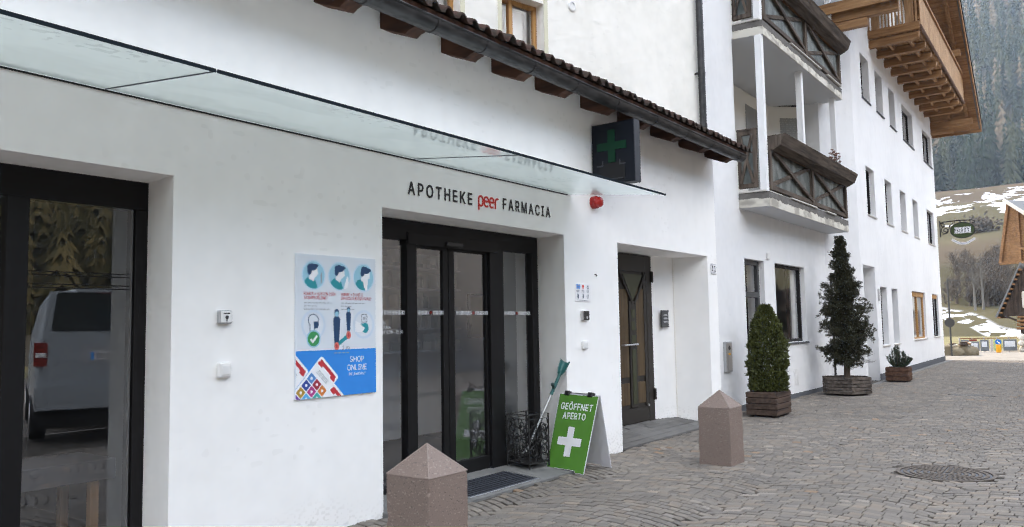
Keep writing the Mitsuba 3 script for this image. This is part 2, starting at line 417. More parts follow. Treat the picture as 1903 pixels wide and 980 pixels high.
def R(x0, x1, z0, z1):
    return sbox(x0, z0, x1, z1)


def frame_matrix(origin, xaxis, yaxis, zaxis=(0, 0, 1)):
    M = np.eye(4)
    M[:3, 0], M[:3, 1], M[:3, 2], M[:3, 3] = xaxis, yaxis, zaxis, origin
    return M


def moved(m, M):
    m = m.copy()
    m.apply_transform(M)
    return m


def word(text, height, spacing=0.0, bold=False, depth=0.003, squeeze=1.0):
    """Lettering set letter by letter in the xy plane, with extra spacing; returns (mesh, width)."""
    out, x = [], 0.0
    for ch in text:
        if ch == ' ':
            x += 0.32 * height + spacing
            continue
        m = meshkit.text_mesh(ch, height, depth, bold)
        m.apply_scale([squeeze, 1, 1])
        m.apply_translation([x - m.bounds[0, 0], 0, 0])
        x = m.bounds[1, 0] + 0.12 * height * squeeze + spacing
        out.append(m)
    return trimesh.util.concatenate(out), x - spacing


def on_front(m, x, z, y, width=None):
    """Puts lettering from the xy plane on a wall that faces -y."""
    m = m.copy()
    if width:
        m.apply_scale([width / (m.bounds[1, 0] - m.bounds[0, 0]), 1, 1])
    m.apply_transform(np.array([[1, 0, 0, x], [0, 0, -1, y], [0, 1, 0, z], [0, 0, 0, 1.0]]))
    return m


def revolve(profile, n=24, center=(0, 0, 0)):
    m = trimesh.creation.revolve(np.array(profile, float), sections=n)
    m.apply_translation(center)
    return m


ALPHA = math.atan(0.02)
T3 = frame_matrix((19 - 19 * math.cos(ALPHA), -0.08 - 19 * math.sin(ALPHA), 0), (math.cos(ALPHA), math.sin(ALPHA), 0), (-math.sin(ALPHA), math.cos(ALPHA), 0))
# T3 takes (x, depth into the building, z) of the far house to the world

# ------------------------------------------------------------------ ground and paving
def sheet(x0, x1, y0, y1, z):
    v = np.array([[x0, y0, z], [x1, y0, z], [x1, y1, z], [x0, y1, z]], float)
    return trimesh.Trimesh(v, [[0, 1, 2], [0, 2, 3]], process=False)


g = key_for("ground")
gx = [-60, 2.4, 34.0, 1500]
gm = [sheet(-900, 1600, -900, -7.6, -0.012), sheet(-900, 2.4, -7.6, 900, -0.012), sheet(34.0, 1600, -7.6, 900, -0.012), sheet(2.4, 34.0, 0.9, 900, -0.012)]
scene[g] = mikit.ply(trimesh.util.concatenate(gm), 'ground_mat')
tag(g, 'paved village street and yards beyond the built setts, far end painted paler for sunlight', kind='structure')

street = key_for('street_paving')
scene[street] = mikit.ply(sheet(2.4, 34.0, -7.6, 0.9, -0.016), 'joint_sand')
tag(street, 'street paved with small grey brown porphyry setts laid in segmental arcs', kind='structure')


def in_frame(p, margin=0.06):
    d = np.asarray(p, float) - CAM
    r = np.cross(FW, UP)
    z = d @ FW
    return (z > 0.5) & (np.abs(d @ r / np.maximum(z, .01)) < 0.641 + margin) & (np.abs(d @ UP / np.maximum(z, .01)) < 0.33 + margin)


def sett_stones():
    """Setts laid in rows that bow in segmental arcs across the street."""
    W, RAD, ROW, LEN = 1.46, 1.12, 0.090, 0.122
    corners, cols = [], []
    sag = lambda yl: math.sqrt(max(RAD * RAD - min(abs(yl), W / 2 + .085 - max(abs(yl) - W / 2, 0)) ** 2, .01))
    border = rng.uniform(-.085, .085, (9, 400))
    for seg in range(-6, 1):
        y0 = seg * W + 0.06
        for row in range(-3, 372):
            xr = 1.0 + row * ROW + 0.02 * math.sin(row * .37 + seg)
            y = y0 - W / 2 + border[seg + 6, row + 3]
            y_end = y0 + W / 2 + border[seg + 7, row + 3]
            while y < y_end - 1e-6:
                L = LEN * rng.uniform(0.75, 1.25)
                if y_end - (y + L) < 0.075:
                    L = y_end - y
                yc = y + L / 2
                j = rng.normal(0, 0.0019, 8)
                gap = 0.0042
                a, b = y + gap, y + L - gap
                xa, xb = xr + 0.85 * (sag(a - y0) - 1), xr + 0.85 * (sag(b - y0) - 1)
                gr = .0060
                q = [[xa + gr + j[0], a + j[1]], [xa + ROW - gr + j[2], a + j[3]], [xb + ROW - gr + j[4], b + j[5]], [xb + gr + j[6], b + j[7]]]
                xc = (xa + xb) / 2
                y += L
                if not (2.6 < xc < 33.5 and -7.3 < yc < 0.36):
                    continue
                corners.append(q)
    c = np.array(corners)
    ctr = c.mean(1)
    drop = np.zeros(len(c), bool)
    # cut-outs: threshold slab, recess ramp, manhole, walls
    drop |= (ctr[:, 0] > 4.62) & (ctr[:, 0] < 7.22) & (ctr[:, 1] > -0.30)
    drop |= (ctr[:, 0] > 8.55) & (ctr[:, 0] < 11.42) & (ctr[:, 1] > -0.02)
    drop |= (ctr[:, 1] > -0.02) & (ctr[:, 0] < 11.75)
    drop |= np.hypot(ctr[:, 0] - 8.94, ctr[:, 1] + 3.41) < 0.475
    drop |= (ctr[:, 1] > 0.36 + 0.0 * ctr[:, 0]) | ((ctr[:, 0] > 18.9) & (ctr[:, 0] < 20.6) & (ctr[:, 1] > 0.33 - 0.22 * (ctr[:, 0] - 18.9))) | ((ctr[:, 0] > 20.5) & (ctr[:, 1] > -0.17 + 0.02 * (ctr[:, 0] - 20.5)))
    drop |= (np.abs(ctr[:, 0] - 18.25) < 0.12) & (ctr[:, 1] < -2.1) & (ctr[:, 1] > -2.9)
    see = in_frame(np.column_stack([ctr, ctr[:, :1] * 0]), 0.35)
    return c[~drop & see]


st = sett_stones()
ctr = st.mean(1)
n_st = len(st)
PAL = np.array([[.172, .158, .146], [.160, .149, .139], [.185, .171, .156], [.150, .141, .134], [.190, .168, .148], [.168, .158, .150], [.145, .136, .130]])
tone = PAL[rng.integers(0, len(PAL), n_st)] * rng.uniform(0.90, 1.09, (n_st, 1))
big = meshkit.fbm(np.column_stack([ctr * 0.8, np.zeros(n_st)]), 3, seed=4)
tone *= (0.84 + 0.32 * big)[:, None] * np.array([.90, .86, .80])
pale = rng.random(n_st) < 0.05
tone[pale] *= 1.28
warm = rng.random(n_st) < 0.007
tone[warm] = np.array([.22, .155, .105]) * rng.uniform(0.85, 1.1, (int(warm.sum()), 1))
top = rng.normal(0, 0.0014, n_st)
tilt = rng.normal(0, 0.005, (n_st, 2))


def stone_mesh(idx):
    """Chamfered setts: lower ring, upper ring, inset top."""
    q = st[idx]
    c = q.mean(1, keepdims=True)
    inset = c + (q - c) * (1 - 0.010 / np.maximum(np.linalg.norm(q - c, axis=2, keepdims=True), 0.02))
    zt = top[idx][:, None] + ((q - c) * tilt[idx][:, None, :]).sum(2)
    V = np.zeros((len(idx), 12, 3))
    V[:, 0:4, :2], V[:, 0:4, 2] = q, -0.028
    V[:, 4:8, :2], V[:, 4:8, 2] = q, zt - 0.0035
    V[:, 8:12, :2], V[:, 8:12, 2] = inset, zt
    F = []
    for a in range(4):
        b = (a + 1) % 4
        F += [[a, b, 4 + b], [a, 4 + b, 4 + a], [4 + a, 4 + b, 8 + b], [4 + a, 8 + b, 8 + a]]
    F += [[8, 9, 10], [8, 10, 11]]
    F = np.array(F)
    e = q[0, 1] - q[0, 0]
    w = q[0, 2] - q[0, 1]
    if e[0] * w[1] - e[1] * w[0] < 0:
        F = F[:, ::-1]
    faces = (F[None] + (np.arange(len(idx)) * 12)[:, None, None]).reshape(-1, 3)
    return trimesh.Trimesh(V.reshape(-1, 3), faces, process=False), np.repeat(tone[idx], 12, 0)


dist = np.linalg.norm(np.column_stack([ctr, np.zeros(n_st)]) - CAM, axis=1)
vis = in_frame(np.column_stack([ctr, np.zeros(n_st)]), -0.005) & ~((ctr[:, 1] > -1.15) & (ctr[:, 0] < 4.2))
order = np.argsort(np.where(vis, dist, 1e9))
for i in order[:300]:
    m, c = stone_mesh(np.array([i]))
    add('sett', m, 'cobble', street, color=c)
m, c = stone_mesh(order[300:])
k = add('sett_field', m, 'cobble', street, color=c)
tag(k, kind='stuff')

# threshold slabs before the sliding door and the ramp in the side entrance
k = key_for('threshold_slab')
m = bx(4.64, 7.20, -0.27, 0.52, -0.05, 0.012, 0.006)
SLAB = lambda y: 0.066 * (np.asarray(y) + .27)
m.vertices[:, 2] += np.where(m.vertices[:, 2] > 0, SLAB(m.vertices[:, 1]), 0)
scene[k] = mikit.ply(m, 'slab_stone')
tag(k, 'smooth grey stone slab at the pharmacy entrance, set with the black mat', kind='structure')
k = key_for('entrance_ramp')
rp = []
for i in range(6):
    ya, yb_ = 0.0 + i * 0.115, 0.0 + (i + 1) * 0.115
    xs = np.sort(np.concatenate([[8.62, 11.50], rng.uniform(8.9, 11.3, 4)]))
    for a, b in zip(xs[:-1], xs[1:]):
        if b - a < 0.06:
            continue
        z0, z1 = 0.02 + 0.012 * i, 0.02 + 0.012 * i
        m = bx(a + .004, b - .004, ya + .004, yb_ - .004, -0.05, z0 + rng.normal(0, .002), 0.004)
        sl = 0.19
        m.vertices[:, 2] = np.where(m.vertices[:, 2] > -0.02, m.vertices[:, 2] - 0.012 * i + 0.19 * m.vertices[:, 1], m.vertices[:, 2])
        rp.append(m)
scene[k] = mikit.ply(bx(8.62, 11.52, 0.0, 0.69, -0.06, -0.008, 0), 'joint_sand')
tag(k, 'sloping floor of dark slate slabs in the recessed side entrance', kind='structure')
for m in rp:
    add('slab', m, 'slab_dark', k)

# ------------------------------------------------------------------ pharmacy building (single storey, facade in the plane y = 0)
LT = 2.515
pharm = thing('pharmacy_building', 'low white rendered pharmacy building with dark glazed doors, wooden eaves and grey gutter', 'building')
w = [plan(sbox(-6, 0, 0.35, .45), -0.1, LT), plan(sbox(0.35, 0.30, 0.36, .45), 0, LT),
     plan(Polygon([(2.797, 0), (4.648, 0), (4.60, .45), (2.842, .45)]), -0.1, LT),
     plan(Polygon([(7.415, 0), (8.621, 0), (8.621, .75), (7.52, .75), (7.50, .39)]), -0.1, LT),
     plan(Polygon([(11.368, 0), (11.72, 0), (11.72, .75), (10.65, .75), (10.65, .60), (11.22, .50)]), -0.1, LT),
     plan(sbox(-6, 0, 11.72, .75), LT, 4.24)]
add('wall', w, 'plaster_white', pharm)
back = [plan(sbox(-6, 7.0, 12.2, 7.3), -0.1, 4.6), plan(sbox(-6.3, 0, -6, 7.3), -0.1, 4.6), plan(sbox(11.75, .76, 12.1, 7.0), -0.1, 4.0)]
add('side_wall', back, 'plaster_white', pharm)
# interior of the shop
inner = [plan(sbox(-5.9, 5.2, 8.5, 5.3), 0, 2.9), plan(sbox(8.35, .76, 8.45, 5.2), 0, 2.9), plan(sbox(-5.9, .46, 8.5, 5.2), 2.72, 2.8)]
add('interior_wall', inner, 'interior_wall', pharm)
add('interior_floor', plan(sbox(-5.9, .46, 8.5, 5.2), -0.05, 0.008), 'interior_floor', pharm)
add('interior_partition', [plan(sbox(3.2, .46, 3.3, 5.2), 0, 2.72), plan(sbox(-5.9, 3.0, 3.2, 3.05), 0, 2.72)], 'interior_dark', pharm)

# roof: rafters, boards, tiles, gutter
SL = 0.41
roof = add('roof', side(Polygon([(-0.56, 4.24 - .56 * SL), (4.0, 4.24 + 4 * SL), (4.0, 4.30 + 4 * SL), (-0.56, 4.30 - .56 * SL)]), -6.3, 11.66), 'rafter_wood', pharm)
RAFT = [2.55, 3.24, 3.93, 4.632, 5.405, 6.156, 6.91, 7.83, 8.706, 9.60, 10.487, 11.40]
for x in RAFT:
    rr = [(0.3, 4.22 + .3 * SL), (0.02, 4.20), (-0.47, 4.20 - .47 * SL), (-0.47, 4.07), (-0.44, 4.0), (-0.39, 3.955), (-0.335, 3.94), (-0.29, 3.918), (-0.27, 3.926), (0.0, 4.037), (0.3, 4.16)]
    add('rafter', side(Polygon(rr), x, x + 0.145), 'rafter_wood', pharm)


def roof_tile_mesh(x, y_low, length, pitch=0.17, lift=0.0):
    """One pantile: a raised roll beside a shallow pan, thick enough to show its front edge."""
    n = 9
    u = np.linspace(0, 1, n)
    prof = 0.052 * np.maximum(np.sin(np.pi * np.clip(u / 0.62, 0, 1)), 0) ** 0.8 - 0.008 * np.sin(np.pi * np.clip((u - .62) / .38, 0, 1))
    V = []
    for yy, tl in ((y_low, 0.0), (y_low + length, -0.012)):
        zc = 4.312 + yy * SL + lift + tl
        for th in (0.0, -0.017):
            V += [[x + a * pitch * 1.03, yy, zc + b + th] for a, b in zip(u, prof)]
    F = []
    for i in range(n - 1):
        F += [[i, i + 1, n * 2 + i + 1], [i, n * 2 + i + 1, n * 2 + i]]
        F += [[n + i + 1, n + i, n * 3 + i], [n + i + 1, n * 3 + i, n * 3 + i + 1]]
        F += [[n + i, n + i + 1, i + 1], [n + i, i + 1, i]]
    for i in (0, n - 1):
        a, b, c, d = i, n + i, n * 3 + i, n * 2 + i
        F += [[a, b, c], [a, c, d]] if i else [[a, c, b], [a, d, c]]
    return trimesh.Trimesh(np.array(V), np.array(F), process=False)


nt = 104
rest = []
for c in range(9):
    for i in range(nt):
        x = 11.56 - i * 0.17
        m = roof_tile_mesh(x + rng.normal(0, .004), -0.62 + c * 0.38 + rng.normal(0, .009), 0.43, lift=0.02 + rng.normal(0, .003))
        if c == 0 and x > 3.6:
            add('tile', m, 'roof_tile', roof, smooth=40)
        else:
            rest.append(m)
k = add('tile_field', rest, 'roof_tile', roof)
tag(k, kind='stuff')
# half-round gutter
ang = np.linspace(math.pi, 2 * math.pi, 13)
outer = [(-0.50 + .085 * math.cos(a), 4.0 + .085 * math.sin(a)) for a in ang]
inn = [(-0.50 + .081 * math.cos(a), 4.0 + .081 * math.sin(a)) for a in ang[::-1]]
gut = add('gutter', [side(Polygon(outer + inn), -6.3, 11.60), side(Polygon(outer), 11.57, 11.604)], 'zinc_dark', pharm, smooth=40)
add('lip', tube([(-6.3, -0.587, 4.004), (11.6, -0.587, 4.004)], 0.010, 8), 'zinc_dark', gut, smooth=40)
for x in (2.4, 3.2, 3.98, 4.72, 5.363, 6.097, 6.86, 7.72, 8.66, 9.555, 10.373, 11.38):
    a2 = [(-0.50 + .092 * math.cos(a), 4.0 + .092 * math.sin(a)) for a in ang]
    add('bracket', side(Polygon(a2 + [(p[0], p[1]) for p in inn]), x, x + .022), 'zinc_dark', gut, smooth=40)

# left shop door (seen cut by the picture's edge): frame, glass, stripes
YL = 0.372
ld = add('left_door', [bx(0.36, 2.84, YL, YL + .09, 2.325, 2.52), bx(2.752, 2.84, YL, YL + .09, 0.0, 2.325), bx(0.36, 0.46, YL, YL + .09, 0, 2.325), bx(0.36, 2.84, YL, YL + .09, -0.02, 0.10),
                       bx(1.96, 2.085, YL - .03, YL + .085, 0.10, 2.325), bx(1.40, 1.46, YL, YL + .09, 0.1, 2.325), bx(2.733, 2.752, YL + .025, YL + .08, 0.10, 2.325)], 'frame_dark', pharm)
tag(ld, 'wide dark metal glazed shop door at the left end of the facade')


def pane(x0, x1, z0, z1, y):
    return trimesh.Trimesh([[x0, y, z0], [x1, y, z0], [x1, y, z1], [x0, y, z1]], [[0, 1, 2], [0, 2, 3]], process=False)


add('pane', pane(2.085, 2.74, 0.10, 2.325, YL + .012), 'door_glass', ld)
add('pane', pane(1.46, 1.96, 0.10, 2.325, YL + .012), 'door_glass', ld)
for z in (1.888, 1.868, 1.812, 1.790):
    add('stripe', bx(2.087, 2.735, YL + .006, YL + .010, z - .003, z + .003, 0), 'frame_dark', ld)
cu = thing('display_plinth', 'dark low display cabinet with pale wooden legs behind the left shop door', 'cabinet')
add('body', bx(1.6, 2.95, 0.95, 1.5, .48, .62), 'mat_blue', cu)
for x, y in ((2.12, 1.0), (2.80, 1.0), (1.65, 1.0), (2.80, 1.45), (2.12, 1.45)):
    add('leg', bx(x, x + .06, y, y + .06, 0.008, .48), 'alpine_wood_v', cu)

# automatic sliding door
YD = 0.39
sd = add('sliding_door', [bx(4.62, 7.46, YD, YD + .10, 2.325, 2.51), bx(5.345, 5.475, YD, YD + .10, 0.0, 2.325), bx(6.585, 6.815, YD, YD + .10, 0.0, 2.325), bx(7.345, 7.46, YD, YD + .10, 0.0, 2.325),
                          bx(4.62, 5.345, YD, YD + .10, -0.03, 0.11), bx(6.815, 7.345, YD, YD + .10, -0.03, 0.11), bx(4.62, 4.70, YD, YD + .1, 0, 2.325),
                          bx(5.345, 6.70, YD - .02, YD + .0, 2.285, 2.40)], 'frame_dark', pharm)
tag(sd, 'black framed automatic sliding door with glass leaves under the pharmacy lettering')
add('pane', pane(4.70, 5.345, 0.11, 2.325, YD + .045), 'door_glass', sd)
add('pane', pane(6.815, 7.345, 0.11, 2.325, YD + .045), 'door_glass', sd)
for a, b, y in ((5.475, 5.955, YD + .035), (5.965, 6.585, YD + .035)):
    lf = add('leaf', [bx(a, b, y, y + .045, 2.265, 2.30), bx(a, b, y, y + .045, 0.02, 0.19), bx(a, a + (.012 if a < 5.9 else .085), y, y + .045, .19, 2.265), bx(b - (.075 if a < 5.9 else .03), b, y, y + .045, .19, 2.265)], 'frame_dark', sd)
    add('pane', pane(a + .012, b - .02, .19, 2.265, y + .022), 'door_glass', lf)
add('sensor', bx(5.86, 6.10, YD - .05, YD - .02, 2.30, 2.345, .008), 'dark_plastic', sd)
band_spans = ((4.95, 5.335, 4.985), (5.485, 5.875, 5.69), (6.055, 6.57, 6.33), (6.83, 7.335, 7.08))
for a, b, c in band_spans:
    bars = []
    n = int((b - a) / .019)
    for i in range(n):
        x = a + (i + .5) * (b - a) / n
        if abs(x - c) > .03:
            bars.append(bx(x - .0038, x + .0038, YD + .026, YD + .029, 1.632, 1.672, 0))
    k = add('safety_band', bars, 'sign_white', sd)
    disc = revolve([(0, 0), (.017, 0), (.017, .003), (0, .003)], 20)
    disc.apply_transform(np.array([[1, 0, 0, c], [0, 0, -1, YD + .029], [0, 1, 0, 1.652], [0, 0, 0, 1.0]]))
    tag(k, kind='stuff')
    add('dot', disc, 'tail_red', k)
for txt, z, h, x1 in (('ÖFFNUNGSZEITEN', 1.545, .026, 5.10), ('ORARIO DI APERTURA', 1.505, .026, 5.165), ('LUN - VEN: ORE 8.30 - 12.30', 1.462, .026, 5.325)):
    m, wd = word(txt, h, .002)
    add('opening_hours', on_front(m, x1 - wd, z, YD + .040), 'sign_white', sd)

# shelving and goods in the shop
for i, (x0, x1, y) in enumerate(((5.3, 9.9, 3.4),)):
    pass
sh = thing('shop_shelving', 'dim wall shelving full of pale cartons behind the sliding door glass', 'shelf')
add('back_panel', bx(4.4, 8.3, 2.60, 2.63, 0.1, 2.5), 'shelf_white', sh)
for z in (1.2, 1.48, 1.74, 2.0, 2.26):
    add('board', bx(4.4, 8.3, 2.25, 2.60, z, z + .025), 'shelf_white', sh)
    row, x = [], 4.5
    while x < 8.2:
        wd, ht = rng.uniform(.05, .14), rng.uniform(.10, .22)
        row.append(bx(x, x + wd, 2.27, 2.42, z + .026, z + .026 + ht, .003))
        x += wd + rng.choice([.01, .01, .05, .2])
    k = add('carton_row', row, 'carton', sh)
    tag(k, kind='stuff')
k = thing('interior_picture', 'dark framed picture hanging inside the shop beyond the sliding door', 'picture')
add('frame', bx(7.62, 8.0, 1.55, 1.58, 1.38, 1.92), 'dark_plastic', k)
add('image', bx(7.65, 7.97, 1.54, 1.552, 1.42, 1.88, 0), 'door_glass_green', k)

# recessed side entrance: timber and glass door
YR = 0.60
ed = add('entrance_door', [bx(9.15, 10.65, YR, YR + .06, .10, 2.50), bx(10.48, 10.645, YR - .025, YR, .12, 2.50), bx(9.15, 10.48, YR - .025, YR, 2.26, 2.50), bx(9.15, 10.48, YR - .02, YR, .14, .34)], 'door_frame', pharm)
tag(ed, 'dark door with green and wooden panels in the recessed entrance beside the lettered facade')
for a, b, c, d_ in ((9.30, 9.93, 0.78, 2.0), (10.17, 10.40, 0.78, 2.02)):
    add('wood_panel', bx(a, b, YR - .012, YR + .002, c, d_), 'door_wood', ed)
for a, b in ((9.30, 9.93), (10.17, 10.40)):
    add('lower_panel', bx(a, b, YR - .012, YR + .002, .40, .70), 'door_wood', ed)
tri = Polygon([(9.80, 2.22), (10.38, 2.22), (10.08, 1.84)])
add('fan_light', front(tri, YR - .014, YR + .002), 'door_glass_green', ed)
add('frame_bar', [beam((9.70, YR - .016, 2.24), (10.05, YR - .016, 1.80), .03, .035), beam((10.46, YR - .016, 2.24), (10.11, YR - .016, 1.80), .03, .035),
                  bx(9.955, 10.155, YR - .022, YR, .36, 1.84), bx(10.40, 10.48, YR - .02, YR, .36, 2.26)], 'door_frame', ed)
for z in (1.60, 1.43, 1.24):
    add('light_pane', bx(10.00, 10.11, YR - .028, YR - .020, z, z + .12), 'door_glass_green', ed)
add('long_pane', bx(10.00, 10.11, YR - .028, YR - .020, .40, 1.16), 'door_glass_green', ed)
add('door_pull', tube([(9.70, YR - .02, 1.225), (9.70, YR - .07, 1.225), (10.10, YR - .07, 1.232), (10.10, YR - .02, 1.232)], .012, 8), 'steel', ed, smooth=40)
for z in (0.42, 2.12):
    add('hinge', [cyl((10.63, YR - .045, z), (10.63, YR - .045, z + .16), .018, 12)], 'door_frame', ed, smooth=40)
add('stop', cyl((10.42, YR - .03, .36), (10.42, YR - .05, .36), .018), 'steel', ed, smooth=40)
add('crack', front(R(11.205, 11.214, .06, 2.51), .488, .4985), 'reveal_cream', pharm)

# ------------------------------------------------------------------ glass canopy on the facade
cz = lambda y: 2.980 + 0.113 * y
canopy = thing('glass_canopy', 'long pale green glass canopy mirroring the facade lettering above both shop doors', 'canopy')
for a, b in ((-3.0, -0.34), (-0.33, 2.338), (2.346, 5.015), (5.023, 7.584)):
    m = trimesh.Trimesh([[a, -1.165, cz(-1.165)], [b, -1.165, cz(-1.165)], [b, -0.0005, cz(0)], [a, -0.0005, cz(0)]], [[0, 1, 2], [0, 2, 3]], process=False)
    pk = add('glass_panel', m, 'canopy_glass', canopy)
    e = bx(a, b, -1.171, -1.165, -0.010, 0.010, 0.001)
    e.vertices[:, 2] += cz(-1.168)
    add('edge', [e], 'canopy_edge', pk)
for x in (-.335, 2.342, 5.019):
    m = bx(x - .004, x + .004, -1.165, -.012, -.004, .003, 0)
    m.vertices[:, 2] += cz(m.vertices[:, 1])
    add('joint_seal', m, 'plinth_grey', canopy)
m = bx(-3.0, 7.5, -0.012, -0.0005, 2.966, 2.975, .001)
add('wall_rail', m, 'rubber', canopy)

# facade lettering
let = thing('facade_lettering', 'black and red raised lettering on the white wall above the sliding door', 'lettering')
m, wd = word('APOTHEKE', .108, .030, True)
add('black_word', on_front(m, 4.95, 2.665, -.004, .873), 'black_letter', let)
m, wd = word('FARMACIA', .108, .030, True)
add('black_word', on_front(m, 6.304, 2.678, -.004, .845), 'black_letter', let)
sw, S = .0090, []


def stroke(pts):
    S.append(LineString(pts).buffer(sw, quad_segs=6))


def arc(cx, cy, rx, ry, a0, a1, n=14):
    return [(cx + rx * math.cos(math.radians(a)), cy + ry * math.sin(math.radians(a))) for a in np.linspace(a0, a1, n)]


bw, hh = .030, .094


def bowl(x):
    return [(x, hh - .03)] + arc(x + bw, hh - .03, bw, .03, 180, 0) + [(x + 2 * bw, .03)] + arc(x + bw, .03, bw, .03, 0, -180) + [(x, hh - .03)]


stroke([(.008, -.036), (.008, .06)])
stroke(bowl(.008))
for ex in (.092, .176):
    stroke([(ex, .051), (ex + 2 * bw, .051), (ex + 2 * bw, hh - .03)] + arc(ex + bw, hh - .03, bw, .03, 0, 180) + [(ex, .03)] + arc(ex + bw, .03, bw, .03, 180, 305))
stroke([(.262, 0), (.262, hh - .03)] + arc(.262 + bw, hh - .03, bw, .03, 180, 70))
add('red_word', on_front(extr(unary_union(S), .003), 5.914, 2.672, -.004, .319), 'red_letter', let)

# ------------------------------------------------------------------ things fixed to the pharmacy wall
# notice board: printed sheet on a thin panel
PX0, PX1, PZ0, PZ1 = 3.757, 4.555, 0.998, 2.072
PW, PH = PX1 - PX0, PZ1 - PZ0
nb = thing('notice_board', 'white and blue printed notice board with round pictures left of the sliding door', 'poster')
add('panel', bx(PX0, PX1, -.018, -.002, PZ0, PZ1, .002), 'print_paper', nb)
_layer = [0]


def pr(poly, m, name, lvl):
    """A printed shape on the board; poster coordinates: x 0..1 across, y 0..1.346 up, both in board widths."""
    poly = affinity.affine_transform(poly, [PW, 0, 0, PW, PX0, PZ0])
    poly = poly.intersection(sbox(PX0 + .001, PZ0 + .001, PX1 - .001, PZ1 - .001))
    if poly.is_empty:
        return None
    y = -.0182 - .0004 * lvl
    return add(name, front(poly, y - .0004, y), m, nb)


def circ(x, y, r):
    return Point(x, y).buffer(r, quad_segs=12)


def ell(x, y, a, b, ang=0):
    return affinity.rotate(affinity.scale(Point(x, y).buffer(1, quad_segs=10), a, b), ang)


pr(sbox(0, 0, 1, .443), 'print_blue', 'blue_field', 1)
for i, cx in enumerate((.205, .52, .835)):
    cy, r = 1.150, .142
    pr(circ(cx, cy, r), 'print_ring', 'picture_ring', 1)
    pr(circ(cx, cy, r - .014), 'print_sky', 'picture_disc', 2)
    lean = (0, 6, 14)[i]
    o = (cx - .015, cy)
    rot = lambda q: affinity.rotate(q, -lean, origin=(cx, cy - .1))
    body = Polygon([(cx - .11, cy - .075), (cx - .07, cy - .035), (cx - .03, cy - .03), (cx + .01, cy - .06), (cx + .04, cy - .13), (cx - .06, cy - .13)]).buffer(.012).intersection(circ(cx, cy, r - .015))
    pr(body, 'print_teal', 'shirt', 3)
    head = unary_union([ell(cx + .0, cy + .035, .048, .058), Polygon([(cx + .03, cy + .045), (cx + .062, cy + .012), (cx + .04, cy + .008)]), Polygon([(cx - .05, cy + .01), (cx + .01, cy - .02), (cx + .0, cy - .06), (cx - .06, cy - .035)])])
    pr(rot(head), 'print_white', 'face', 4)
    hair = unary_union([ell(cx - .022, cy + .075, .058, .034), ell(cx - .05, cy + .045, .026, .045), ell(cx + .02, cy + .09, .035, .016)])
    pr(rot(hair), 'print_navy', 'hair', 5)
    if i == 0:
        pr(LineString([(cx + .09, cy + .02), (cx + .09, cy - .07)]).buffer(.007), 'print_grey', 'thermometer', 5)
    if i == 1:
        pr(Polygon([(cx + .06, cy - .12), (cx + .085, cy - .04), (cx + .10, cy + .0), (cx + .112, cy - .05), (cx + .095, cy - .10)]).buffer(.006), 'print_white', 'hand', 5)
    if i == 2:
        pr(Polygon([(cx + .0, cy - .02), (cx + .03, cy + .01), (cx + .05, cy - .03), (cx + .035, cy - .12), (cx + .01, cy - .10)]).buffer(.008), 'print_white', 'hand', 5)


def pr_text(txt, x, y, h, m, spacing=0.0, bold=False, width=None, name='print_text', lvl=3):
    t, wd = word(txt, h * PW, spacing * PW, bold, .0005)
    if width:
        t.apply_scale([width * PW / wd, 1, 1])
    return add(name, on_front(t, PX0 + x * PW, PZ0 + y * PW, -.0182 - .0004 * lvl + .0005), m, nb)


pr_text('FIEBER + HUSTEN ODER', .09, .962, .028, 'print_red', .002, True, .385)
pr_text('ATEMPROBLEME?', .09, .924, .028, 'print_red', .002, True, .285)
pr_text('FEBBRE + TOSSE O', .54, .962, .028, 'print_red', .002, True, .285)
pr_text('DIFFICOLTÀ RESPIRATORIE?', .54, .924, .028, 'print_red', .002, True, .40)
for x0, ws in ((.09, (.34, .15, .31)), (.54, (.32, .14, .18))):
    for j, wv in enumerate(ws):
        pr(unary_union([sbox(x0 + a, .886 - .030 * j, x0 + min(a + .036, wv), .895 - .030 * j) for a in np.arange(0, wv, .045)]), 'print_grey', 'small_print', 2)
OFF = .083
_pr0, _prt0 = pr, pr_text
pr = lambda poly, m, name, lvl: _pr0(affinity.translate(poly, 0, OFF), m, name, lvl)
pr_text = lambda t, x, y, *a, **k: _prt0(t, x, y + OFF, *a, **k)
for cx in (.205, .835):
    pr(circ(cx, .60, .142).difference(circ(cx, .60, .118)), 'print_halo', 'icon_ring', 2)
# masked head, green tick
hd = unary_union([ell(.20, .645, .055, .052), sbox(.165, .54, .215, .63), Polygon([(.235, .68), (.265, .655), (.245, .60)])])
pr(hd.buffer(.006).difference(hd.buffer(-.001)), 'print_navy', 'head_outline', 3)
pr(Polygon([(.205, .632), (.26, .63), (.268, .60), (.25, .565), (.212, .57)]), 'print_navy', 'mask', 4)
pr(circ(.205, .470, .082), 'print_sky', 'tick_ring', 4)
pr(circ(.205, .470, .068), 'print_green', 'tick_disc', 5)
pr(LineString([(.168, .468), (.195, .440), (.245, .500)]).buffer(.011, cap_style=2), 'print_white', 'tick', 6)
